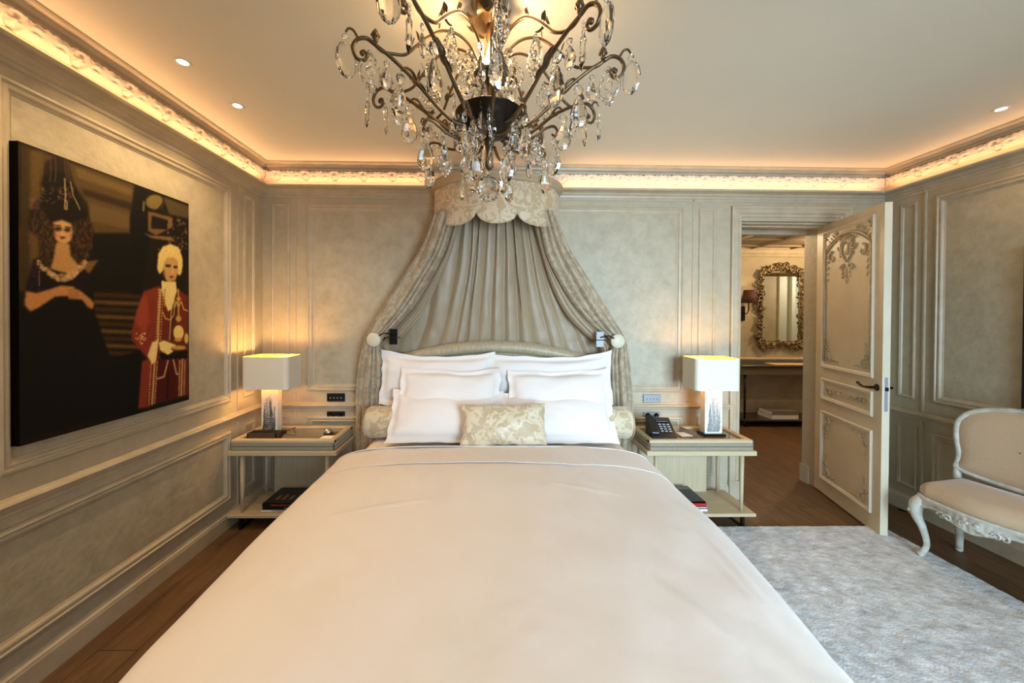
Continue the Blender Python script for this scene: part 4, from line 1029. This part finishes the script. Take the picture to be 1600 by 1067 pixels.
# gathered lining swag joining the hold backs, in front of the back drape
for s, IN in ((-1, [(722, 342), (704, 400), (682, 448), (660, 490), (634, 520), (612, 540), (612, 560)]), (1, [(830, 342), (846, 400), (862, 448), (884, 490), (912, 520), (938, 542), (938, 560)])):
    OUT = LI if s < 0 else RI
    cm = curtain(e(OUT[:6]+[OUT[5]], YC+.04), e(IN, YC+.04), [(3.02,), (3.07,), (3.09,), (3.10,), (3.10,), (3.09,), (3.09,)], 3, 5+s, .016, 50, 80)
    build(cm, 'swag_lining', LINING, cn, solid=.003)
# hold backs and reading lights
HBM = mat('holdback_plaster', S(206, 194, 166), .45)
for (x, y, lab) in ((583, 531, 'round cream curtain hold back left of the headboard'), (966, 533, 'round cream curtain hold back right of the headboard')):
    p = at(x, y, Y=2.965); hbk = thing('curtain_holdback', lab, 'curtain holdback', (p.x, YB, p.z), 'curtain hold backs')
    m = MB().lathe([(.001, -.020), (.030, -.019), (.040, -.015), (.046, -.012), (.052, -.010), (.056, -.002), (.054, .006), (.03, .010), (.001, .010)], (p.x, 2.975, p.z), 32, axis='y'); build(m, 'disc', HBM, hbk)
    m = MB().tube([(p.x, 2.985, p.z), (p.x, YB-.001, p.z)], .008).lathe([(.02, YB-.006), (.02, YB-.001)], (p.x, 0, p.z), 12, axis='y'); build(m, 'rod', BLACKM, hbk)
for (x, y, s, M1, lab) in ((615, 526, -1, BLACKM, 'small black swing arm reading light on the wall left of the headboard'), (937, 530, 1, mat('light_grey_metal', S(176, 178, 178), .6), 'small steel swing arm reading light on the wall right of the headboard')):
    p = at(x, y, Y=3.0); rlg = thing('reading_light', lab, 'reading light', (p.x, YB, p.z), 'reading lights')
    build(MB().box(p.x-.030, 2.985, p.z-.06, p.x+.030, 3.005, p.z+.06, .003), 'backplate', M1, rlg)
    build(MB().tube([(p.x, 2.985, p.z+.015), (p.x+s*.06, 2.965, p.z+.03), (p.x+s*.10, 2.95, p.z+.01)], .005).tube([(p.x-.06, 2.975, p.z-.005), (p.x+.06, 2.975, p.z-.005)], .003).tube([(p.x, 3.0, p.z), (p.x, YB-.001, p.z)], .008), 'arm', BLACKM, rlg)

# ------------------------------------------------------------------ switch plates
def plate(x0, x1, z0, z1, m, lab, dots, extra=None):
    cx = (x0+x1)/2; t = thing('switch_plate', lab, 'switch plate', (cx, YB, (z0+z1)/2))
    build(MB().box(x0, YB-.012, z0, x1, YB-.0015, z1, .002), 'plate', m, t)
    dm = LTR_W if m is BLACKP else BLACKM
    if dots:
        for k in range(dots): build(MB().lathe([(.001, -.004), (.0035, -.003), (.004, 0)], (lerp(x0, x1, (k+1)/(dots+1)), YB-.012, (z0+z1)/2-.004), 10, axis='y'), 'button', dm, t)
    if extra == 'socket':
        for k in (-1, 1): build(MB().lathe([(.022, -.0), (.022, -.003), (.018, -.003), (.017, -.0005), (.001, -.0005)], (cx+k*.036, YB-.012, (z0+z1)/2), 20, axis='y'), 'socket', BLACKM, t)
    return t
plate(-1.373, -1.225, .825, .893, BLACKP, 'black switch plate on the wall above the chair rail, left of the bed', 4)
plate(-1.373, -1.225, .686, .765-.025, BLACKP, 'black socket plate on the wall below the chair rail, left of the bed', 0, 'socket')
plate(1.292, 1.44, .825, .890, STEEL, 'steel switch plate on the wall above the chair rail, right of the bed', 4)
plate(1.292, 1.44, .684, .765-.025, STEEL, 'steel socket plate behind the telephone, right of the bed', 0, 'socket')

# ------------------------------------------------------------------ nightstands
def nightstand(s, x0, x1, lab):
    "x0 < x1; s = -1 for the left one; the back panel stands towards the bed"
    t = thing('nightstand', lab, 'nightstand', ((x0+x1)/2, 2.95, 0), 'matching bedside tables')
    y0, y1 = 2.76, 3.15
    build(MB().box(x0, y0, .537, x1, y1, .572, .004), 'table_board', OAKL, t)
    tr = MB(); a0, a1, b0, b1 = x0+.022, x1-.022, y0+.012, y1-.008; zt = .65; rw = .042
    tr.box(a0, b0, .572, a1, b0+rw, zt, .005).box(a0, b1-rw, .572, a1, b1, zt, .005)
    tr.box(a0, b0+.001, .572, a0+rw, b1-.001, zt-.0003, .005).box(a1-rw, b0+.001, .572, a1, b1-.001, zt-.0003, .005)
    trp = build(tr, 'tray_rim', OAKL, t)
    rb = MB()
    nx = 84
    build(MB().box(a0-.001, b0-.0012, .578, a1+.001, b1+.001, .628), 'ribbing_ground', mat('ribbing_ground', S(84, 72, 52), .6), trp)
    for z0_, z1_ in ((.580, .600), (.606, .626)):
        for k in range(nx):
            x = lerp(a0+.006, a1-.006, (k+.5)/nx); rb.box(x-.0026, b0-.0045, z0_, x+.0024, b0+.001, z1_)
        for k in range(46):
            y = lerp(b0+.006, b1-.006, (k+.5)/46)
            for xx in (a0, a1): rb.box(xx-.0035, y-.0024, z0_, xx+.0035, y+.0024, z1_)
    build(rb, 'ribbing', RIB, trp)
    build(MB().box(a0+rw-.002, b0+rw-.002, .60, a1-rw+.002, b1-rw+.002, .636), 'tray_surface', GLOSS, t)
    build(MB().box(x0, y0, .09, x1, y1, .114, .004), 'shelf', OAKL, t)
    for lx in (x0+.085, x1-.085):
        for ly in (y0+.045, y1-.045):
            lg = build(MB().lathe([(.011, .113), (.013, .25), (.0165, .538)], (lx, ly, 0), 14), 'leg', OAKV, t)
    for lx in (x0+.085, x1-.085):
        build(MB().box(lx-.010, y0+.02, 0, lx+.010, y0+.04, .091).box(lx-.010, y0+.04, 0, lx+.010, y1-.02, .012).box(lx-.010, y1-.04, .012, lx+.010, y1-.02, .091), 'foot', BLACKM, t)
    px0, px1 = (x0+.02, x0+.64) if s > 0 else (x1-.64, x1-.02)
    build(MB().box(px0, y1-.03, .114, px1, y1-.012, .537), 'back_panel', OAKV, t)
    return t
nightstand(-1, -1.885, -1.105, 'limed oak nightstand with ribbed tray top, left of the bed')
nightstand(1, 1.135, 1.945, 'limed oak nightstand with ribbed tray top, right of the bed')
ZN = .636

# ------------------------------------------------------------------ bedside lamps
def rrect(w_, d_, r, n=6):
    out = []
    for cx, cy, a0 in ((w_/2-r, d_/2-r, 0), (-w_/2+r, d_/2-r, PI/2), (-w_/2+r, -d_/2+r, PI), (w_/2-r, -d_/2+r, 1.5*PI)):
        for k in range(n+1): a = a0+PI/2*k/n; out.append((cx+r*cos(a), cy+r*sin(a)))
    return out
IMP = mat('white_plaster_block', S(228, 220, 200), .5, bump=.3, bscale=20)
FERN = mat('fern_imprint', S(74, 60, 46), .5)
FERN2 = mat('grey_fern_imprint', S(140, 140, 138), .5)
def lamp(x, lab, imp, pw, seed):
    y = 2.955; BW = .060 if x < 0 else .068; t = thing('table_lamp', lab, 'table lamp', (x, y, ZN), 'matching bedside lamps')
    build(MB().box(x-.085, y-.055, ZN, x+.085, y+.055, ZN+.016, .002), 'lamp_base', BLACKM, t)
    bdy = build(MB().box(x-BW, y-.035, ZN+.016, x+BW, y+.035, 1.0, .004), 'lamp_body', IMP, t)
    fr_ = MB(); r4 = random.Random(seed)
    for k in range(9):                                            # fern like relief standing on the front of the block
        x0 = x-.045+.010*k; hgt = .10+.19*sin(PI*(k+1.5)/11)*r4.uniform(.75, 1.1)+.03*k/9
        bend = r4.uniform(-.01, .025); n = 26
        for j in range(n):
            q_ = j/n; cx = x0+bend*q_*q_+.006*sin(q_*5); cz = ZN+.03+hgt*q_
            for s in (-1, 1):
                L = .011*(1-.6*q_)*r4.uniform(.6, 1.2)
                fr_.add([(cx, y-.0362, cz), (cx+s*L, y-.0366, cz+L*.7), (cx+s*L*.6, y-.0378, cz+L*1.2), (cx, y-.0366, cz+.006)], [(0, 1, 2, 3)])
    build(fr_, 'fern_relief', imp, bdy)
    build(MB().tube([(x, y, 1.0), (x, y, 1.10)], .007).lathe([(.016, 1.045), (.016, 1.09)], (x, y, 0), 12), 'socket', CHROME, t)
    xs = x+(-.012 if x > 0 else .008); ys_ = 2.955; rr = rrect(.34, .235, .035)
    m = MB(); z0_, z1_ = .997, 1.237
    outer = [[(xs+a, ys_+b, z) for a, b in rr] for z in (z0_, z1_)]
    m.loft(outer); sh = build(m, 'lamp_shade', SHADE, t)
    m = MB(); ri = rrect(.334, .229, .033); m.loft([[(xs+a, ys_+b, z) for a, b in ri] for z in (z0_, z1_)])
    m.loft([[(xs+a, ys_+b, z1_) for a, b in ri], [(xs+a, ys_+b, z1_) for a, b in rr]]); m.loft([[(xs+a, ys_+b, z0_) for a, b in ri], [(xs+a, ys_+b, z0_) for a, b in rr]])
    build(m, 'shade_lining', GOLD_IN, sh)
    build(MB().tube([(xs-.167, ys_, 1.09), (xs+.167, ys_, 1.09)], .002).tube([(xs, ys_-.114, 1.09), (xs, ys_+.114, 1.09)], .002), 'shade_carrier', CHROME, sh)
    build(MB().ball((x, y, 1.13), .026, 14, 10), 'bulb', BULB, t)
    point('bedside_lamp_light', (x, y, 1.165), pw, WARM, .028)
    point('bedside_lamp_light', (x, y-.02, 1.04), pw*.35, WARM, .02)
    return t
lamp(-1.675, 'bedside lamp with ivory shade and dark fern relief, left of the bed', FERN, 6.5, 1)
lamp(1.715, 'bedside lamp with ivory shade and grey fern relief, right of the bed', FERN2, 4.5, 2)
cord = MB().tube(smooth_path([(-1.60, 2.99, ZN+.006), (-1.565, 3.0, ZN+.02), (-1.53, 3.02, ZN+.03), (-1.55, 3.06, ZN+.02), (-1.58, 3.09, ZN+.006)], 5), .003, 6)
tag(build(cord, 'lamp_cord', BLACKP, base=(-1.56, 3.03, ZN)), 'black cord looping out behind the left bedside lamp', 'cord')

# things on the left nightstand
x0, x1, y0, y1 = -1.775, -1.565, 2.79+.025, 2.79+.108
lt = MB().box(x0, y0, ZN, x1, y1, ZN+.006).box(x0, y0, ZN, x1, y0+.006, ZN+.048).box(x0, y1-.006, ZN, x1, y1, ZN+.048).box(x0, y0, ZN, x0+.006, y1, ZN+.048).box(x1-.006, y0, ZN, x1, y1, ZN+.048)
tag(build(lt, 'valet_tray', LEATHER, base=((x0+x1)/2, (y0+y1)/2, ZN)), 'empty dark brown leather tray in front of the left bedside lamp', 'tray')
bx, by = -1.245, 2.955
bell = thing('service_bell', 'small polished domed bell on black base on the left nightstand', 'bell', (bx, by, ZN))
build(MB().lathe([(.034, ZN), (.034, ZN+.010), (.028, ZN+.013)], (bx, by, 0), 24), 'bell_base', BLACKP, bell)
build(MB().lathe([(.032, ZN+.012), (.031, ZN+.024), (.025, ZN+.036), (.013, ZN+.044), (.001, ZN+.046)], (bx, by, 0), 24), 'bell_dome', CHROME, bell)
cdm = MB(); q = [(-1.27, 2.80), (-1.13, 2.80), (-1.145, 2.89), (-1.255, 2.89)]
cdm.loft([[(a, b+.02, ZN+.0005) for a, b in q], [(a, b+.02, ZN+.003) for a, b in q]], cap=True)
tag(build(cdm, 'note_card', PAPER, base=(-1.2, 2.86, ZN)), 'white note card lying beside the bell on the left nightstand', 'card')

# books on the left shelf
def cover_pic(x0, y0, x1, y1, z):
    m = MB(); m.box(x0, y0, z+.0002, x1, y1, z+.0008); return m
book('book', 'white spined book, lowest in the pile on the left nightstand shelf', -1.665, 2.80, -1.36, 3.03, .114, .134, BKW, text='THE PARISIAN WOMAN', tcol=LTR_D, tsize=.014)
book('book', 'thin black book, middle one in the pile on the left nightstand shelf', -1.655, 2.802, -1.35, 3.03, .134, .152, BK, text='HAUTE COUTURE', tcol=(LTR_W, -1.46), tsize=.009)
tp = MB()
for k in range(5): tp.box(-1.60+.05*k, 2.86, .1782, -1.575+.05*k, 2.93+.01*(k % 2), .179)
book('book', 'dark picture book with orange red spine lettering, top of the left shelf pile', -1.655, 2.80, -1.34, 3.06, .152, .178, BK, text='PARIS HAUTE COUTURE', tcol=LTR_R, tsize=.017, top=(tp, mat('sepia_cover_picture', S(110, 92, 70), .5)))
# books on the right shelf
book('book', 'thick white spined book, lowest in the pile on the right nightstand shelf', 1.29, 2.79, 1.60, 3.02, .114, .138, BKW, text='PARIS  HOTELS', tcol=LTR_D, tsize=.009)
book('book', 'thin white book with grey lettering, second in the right shelf pile', 1.28, 2.79, 1.595, 3.02, .139, .152, mat('book_pale_grey', S(214, 216, 222), .5), text='FASHION', tcol=LTR_D, tsize=.008)
tp = MB().box(1.30, 3.01, .1842, 1.56, 3.045, .185)
book('book', 'navy covered book with red spine, second from the top on the right nightstand shelf', 1.28, 2.788, 1.59, 3.04, .152, .181, BKR, text='MODE ET COUTURE', tcol=LTR_W, tsize=.013)
book('magazine', 'thin navy and grey magazine on top of the right nightstand shelf pile', 1.282, 2.795, 1.588, 3.06, .181, .187, BKN, top=(MB().box(1.29, 3.0, .1872, 1.58, 3.05, .1878), BKG))['category'] = 'magazine'

# telephone on the right nightstand
def sheared(mb, x, y, z, rot, tilt):
    m = Matrix.Translation((x, y, z)) @ Matrix.Rotation(rot, 4, 'Z') @ Matrix.Rotation(tilt, 4, 'X'); return mb.xf(m)
px, py = 1.325, 2.92
ph_ = thing('telephone', 'black desk telephone on the right nightstand beside the bed', 'telephone', (px, py, ZN))
RT = -.10
st = MB(); st.add([(-.075, -.085, 0), (.075, -.085, 0), (.075, .085, 0), (-.075, .085, 0), (-.075, -.085, .018), (.075, -.085, .018), (.075, .085, .105), (-.075, .085, .105)], [(0, 3, 2, 1), (4, 5, 6, 7), (0, 1, 5, 4), (1, 2, 6, 5), (2, 3, 7, 6), (3, 0, 4, 7)])
sheared(st, px, py, ZN, RT, 0); build(st, 'phone_body', BLACKP, ph_)
tl = math.atan2(.087, .17)
hs = MB().box(-.082, -.088, .004, -.030, .092, .024, .006); hs.box(-.080, -.084, -.004, -.034, -.045, .012, .004).box(-.080, .045, -.004, -.034, .088, .012, .004)
sheared(hs, px, py, ZN+.064, RT, tl); build(hs, 'handset', BLACKP, ph_)
sc2 = MB().box(-.020, .045, .002, .065, .08, .006, .001); sheared(sc2, px, py, ZN+.063, RT, tl); build(sc2, 'display', mat('phone_display', S(40, 44, 46), .1), ph_)
for r_ in range(4):
    for c_ in range(3):
        k = MB().box(-.012+c_*.026, .015-r_*.022, .001, .006+c_*.026, .026-r_*.022, .005, .001); sheared(k, px, py, ZN+.063, RT, tl); build(k, 'key', mat('grey_keys', S(150, 152, 156), .5), ph_)
ph_.scale = (1.18, 1.1, 1.12); ph_.location.x -= .02
# open leather note holder
nh = thing('note_holder', 'folded taupe leather note holder between the telephone and the right lamp', 'note holder', (1.48, 2.95, ZN))
build(MB().add([(1.44, 2.87, ZN), (1.56, 2.89, ZN), (1.54, 3.03, ZN), (1.43, 3.0, ZN), (1.44, 2.87, ZN+.004), (1.56, 2.89, ZN+.004), (1.54, 3.03, ZN+.004), (1.43, 3.0, ZN+.004)], [(0, 3, 2, 1), (4, 5, 6, 7), (0, 1, 5, 4), (1, 2, 6, 5), (2, 3, 7, 6), (3, 0, 4, 7)]), 'holder_base', LEATHER_T, nh)
m = MB(); m.tube([(1.558, 2.885, ZN+.018), (1.50, 3.02, ZN+.035)], .002)
m.add([(1.56, 2.885, ZN+.003), (1.565, 2.889, ZN+.003), (1.505, 3.03, ZN+.003), (1.50, 3.026, ZN+.003), (1.56, 2.885, ZN+.032), (1.565, 2.889, ZN+.032), (1.505, 3.03, ZN+.045), (1.50, 3.026, ZN+.045)], [(0, 3, 2, 1), (4, 5, 6, 7), (0, 1, 5, 4), (1, 2, 6, 5), (2, 3, 7, 6), (3, 0, 4, 7)])
m.add([(1.44, 3.005, ZN+.003), (1.50, 3.03, ZN+.003), (1.50, 3.034, ZN+.003), (1.44, 3.010, ZN+.003), (1.42, 3.02, ZN+.045), (1.50, 3.04, ZN+.045), (1.50, 3.044, ZN+.045), (1.42, 3.025, ZN+.045)], [(0, 3, 2, 1), (4, 5, 6, 7), (0, 1, 5, 4), (1, 2, 6, 5), (2, 3, 7, 6), (3, 0, 4, 7)])
build(m, 'holder_flap', LEATHER_T, nh)
m = MB().add([(1.455, 2.89, ZN+.0045), (1.545, 2.902, ZN+.0045), (1.525, 2.99, ZN+.0045), (1.45, 2.98, ZN+.0045), (1.455, 2.89, ZN+.008), (1.545, 2.902, ZN+.008), (1.525, 2.99, ZN+.008), (1.45, 2.98, ZN+.008)], [(0, 3, 2, 1), (4, 5, 6, 7), (0, 1, 5, 4), (1, 2, 6, 5), (2, 3, 7, 6), (3, 0, 4, 7)])
tag(build(m, 'note_pad', PAPER, base=(1.5, 2.94, ZN)), 'cream note paper lying in the taupe leather holder by the telephone', 'note pad')

# ------------------------------------------------------------------ rug
RUGM = mat('silver_rug_pile', S(160, 161, 158), .95, col2=S(220, 219, 216), scale=14, detail=10, bump=.6, bscale=95, contrast=.22, nrough=.6, sheen=.2)
rg = MB(); RX0, RX1, RY0, RY1 = .5, 2.89, -.6, 2.78
def fn(u, v):
    x = lerp(RX0, RX1, u); y = lerp(RY0, RY1, v)
    e_ = min(u*(RX1-RX0), (1-u)*(RX1-RX0), v*(RY1-RY0), (1-v)*(RY1-RY0))
    z = .006+.016*min(1, e_/.015)+.5*(.006*noise.noise(Vector((x*9, y*14, 0)))+.007*noise.noise(Vector((x*26, y*34, 3)))+.004*noise.noise(Vector((x*70, y*80, 5))))*min(1, e_/.02)
    if e_ < .001: z = 0.001; x += .006*noise.noise(Vector((x*50, y*50, 1))); y += .006*noise.noise(Vector((x*50, y*50, 7)))
    return (x, y, z)
rg.grid(fn, 300, 420)
o = build(rg, 'rug', RUGM, base=(1.7, 1.1, 0), fixn=False); tag(o, 'pale grey deep pile rug on the floor right of the bed', 'rug')

# ------------------------------------------------------------------ chair along the right wall
se = thing('side_chair', 'carved off-white low chair with beige linen seat and back by the right wall', 'chair', (2.98, 2.27, 0))
SY0, SY1 = 1.97, 2.57; YM = (SY0+SY1)/2; HL = (SY1-SY0)/2
def front_x(y):                                                   # serpentine front edge
    t = (y-YM)/HL; return 2.74-.022*cos(t*PI)*(1-abs(t)**6)+.03*abs(t)**8
def seat_ring(inset, z):
    out = []
    n = 40
    for k in range(n+1):
        y = lerp(SY1-inset, SY0+inset, k/n); out.append((front_x(y)+inset+ (0.05*max(0, abs((y-YM)/HL)-.80)/.20)**1.0, y, z))
    xb = 3.17-inset
    for k in range(11): out.append((xb, lerp(SY0+inset, SY1-inset, k/10), z))
    return out
cu_ = MB(); rings = []
rings.append(seat_ring(.03, .385))
for k in range(9):
    a = PI/2*k/8; rings.append(seat_ring(.012+.10*(1-cos(a)), .43+.085*sin(a)))
cu_.loft(rings, smooth=True)
# domed top
top = rings[-1]; cxm = (2.95, YM)
prev = top
allr = [top]
for k in range(1, 6):
    t = k/6; allr.append([(lerp(p[0], 2.95, t), lerp(p[1], YM, t*.9), p[2]+.020*sin(t*PI/2)) for p in top])
cu_.loft(allr, smooth=True); cu_.add(allr[-1], [tuple(range(len(allr[-1])))])
build(cu_, 'seat', UPH, se)
# carved seat rail
rl = MB(); n = 90
def railz(y):
    t = (y-YM)/HL; c = math.cos(t*PI)
    return .338-.026*math.exp(-(t/.22)**2)+.024*math.exp(-((abs(t)-.58)/.2)**2)
rr_ = []
for k in range(n+1):
    y = lerp(SY1-.01, SY0+.01, k/n); x = front_x(y)+ (0.05*max(0, abs((y-YM)/HL)-.80)/.20); zl = railz(y)
    t = (y-YM)/HL
    car = .005*abs(sin(y*95))*math.exp(-(t/.3)**2)+.004*abs(sin(y*120))*math.exp(-((abs(t)-.93)/.06)**2)
    rr_.append([(x+.02, y, .415), (x-.004, y, .415), (x-.008, y, .405), (x-.002, y, .397), (x-.004-car*2, y, (zl+.397)/2), (x-.002-car, y, zl+.018), (x-.010, y, zl+.010), (x-.008, y, zl), (x+.02, y, zl)])
rl.loft(rr_, cap=True, smooth=True)
rl.box(2.80, SY1-.045, .35, 3.14, SY1-.02, .41, .004).box(2.80, SY0+.02, .35, 3.14, SY0+.045, .41, .004).box(3.12, SY0+.045, .35, 3.15, SY1-.045, .41, .004)
cvm = rl
for k in range(14):                                               # flower carving in the middle of the rail
    y = YM+rnd.uniform(-.075, .075); cvm.ball((front_x(y)-.006, y, .355+rnd.uniform(-.02, .015)), rnd.uniform(.008, .014), 8, 6, (.6, 1.3, 1))
for y in (YM-.10, YM+.10, YM+.13, YM-.13):
    cvm.tube([(front_x(y)-.008, y+p[0], .352+p[1]) for p in scroll(0, 0, .022, 0, 1.2, 1, 14)], taper(15, .006, .003), 6)
build(rl, 'seat_rail', PAINT_W, se)
def cab_leg(x, y, sx_, sy_, h=.40, back=False):
    m = MB()
    if back: pts = [(x, y, h), (x+.004*0, y, .30), (x+.01, y+sy_*.0, .15), (x+.03, y+sy_*.01, .02)]; rs = [.026, .024, .019, .019]
    else: pts = [(x+.01, y-sy_*.005, h), (x-.022, y+sy_*.022, h-.05), (x-.020, y+sy_*.022, h-.12), (x+.004, y+sy_*.004, .20), (x+.020, y-sy_*.008, .10), (x+.004, y+sy_*.006, .04), (x-.012, y+sy_*.016, .024)]; rs = [.034, .036, .028, .020, .0155, .017, .021]
    p = smooth_path(pts, 6); rr2 = [r_[0] for r_ in [interp([(q_,) for q_ in rs], i/(len(p)-1)) for i in range(len(p))]]
    m.tube(p, rr2, 12)
    if not back:
        m.tube([(q_.x-rr2[i]*.85, q_.y+.004, q_.z) for i, q_ in enumerate(p)][4:-6], .004, 6)
        m.lathe([(.016, 0), (.02, .006), (.016, .014)], (x-.006, y+sy_*.010, 0), 12)
        for k in range(5): m.ball((x-.046, y+sy_*.03-.008+.006*k, h-.045-.012*k), .010, 8, 6)
    else: m.lathe([(.014, 0), (.019, .006), (.019, .024)], (x+.03, y+sy_*.01, 0), 12)
    return m
LX = 2.79
build(cab_leg(LX, SY1-.05, 0, 1), 'leg', PAINT_W, se); build(cab_leg(LX, SY0+.05, 0, -1), 'leg', PAINT_W, se)
build(cab_leg(3.12, SY1-.04, 0, 1, back=True), 'leg', PAINT_W, se); build(cab_leg(3.12, SY0+.04, 0, -1, back=True), 'leg', PAINT_W, se)
# back: curved outline in the plane of the back, leaning towards the wall
def outl(t):
    "closed outline of the back, t in 0..1; returns (y offset, z)"
    P = [(0, .985), (.06, .985), (.12, .975), (.18, .96), (.235, .93), (.272, .88), (.282, .82), (.275, .74), (.262, .67), (.262, .62), (.270, .575), (.245, .555), (.18, .54), (.09, .53), (0, .525)]
    full = P+[(-a, b) for a, b in P[-2:0:-1]]; full = full+[full[0]]
    r_ = interp(full, t); return r_
def bx_(z, yo=0): return 3.12+.06*(z-.45)/.5 - .03*(abs(yo)/.28)**2
nb = 112
ring0 = [outl(k/nb) for k in range(nb)]
fm = MB(); loops = []
for k in range(nb):
    yo, z = ring0[k]; cy, cz = 0, .75; d_ = Vector((yo-cy*0, (z-cz)*1.0)); d_.normalize()
    rg_ = []
    for j in range(8):
        a = 2*PI*j/8; rr3 = .017
        rg_.append((bx_(z, yo)+sin(a)*.018, YM+yo+d_.x*cos(a)*rr3, z+d_.y*cos(a)*rr3))
    loops.append(rg_)
fm.loft(loops, loop=True, smooth=True)
for sgn in (-1, 1): fm.tube([(bx_(.60)-.028, YM+sgn*.266, .60), (3.105, YM+sgn*.262, .50), (3.12, YM+sgn*.262, .38)], [.016, .021, .024], 10)
bf = build(fm, 'back_frame', PAINT_W, se)
cr_ = MB()
for sgn in (-1, 1):
    for k in range(5): cr_.ball((bx_(1.0)-.010, YM+sgn*(.012+.014*k), 1.000-.004*k), .011-.0012*k, 8, 6, (.8, 1.3, .9))
cr_.ball((bx_(1.0)-.012, YM, 1.006), .014, 10, 8)
build(cr_, 'crest_carving', PAINT_W, bf)
um = MB()
allr = []
for k in range(9):
    t = k/8; sc_k = 1-.985*t; bulge = .035*math.sqrt(max(0, 1-(1-t)**3.2)) if t > 0 else 0
    allr.append([(bx_(lerp(.75, z, sc_k), yo*sc_k)-.004-bulge, YM+yo*sc_k*.985, lerp(.75, z, sc_k*.985)) for yo, z in ring0])
um.loft(allr, smooth=True)
um.loft([[(bx_(lerp(.75, z, s_), yo*s_)+.012, YM+yo*s_, lerp(.75, z, s_)) for yo, z in ring0] for s_ in (.98, .01)], smooth=True)
build(um, 'back_cushion', UPH, se)

se.location = (3.015, 2.20, 0); se.rotation_euler.z = math.radians(11)

# floor socket by the right wall
fs_ = at(1411, 797, Z=0)
tag(build(MB().lathe([(.001, .004), (.030, .004), (.034, .0)], (fs_.x, fs_.y, .0), 20), 'floor_socket', BLACKM, base=(fs_.x, fs_.y, 0)), 'small dark round floor socket beside the open door and the right wall', 'floor socket')
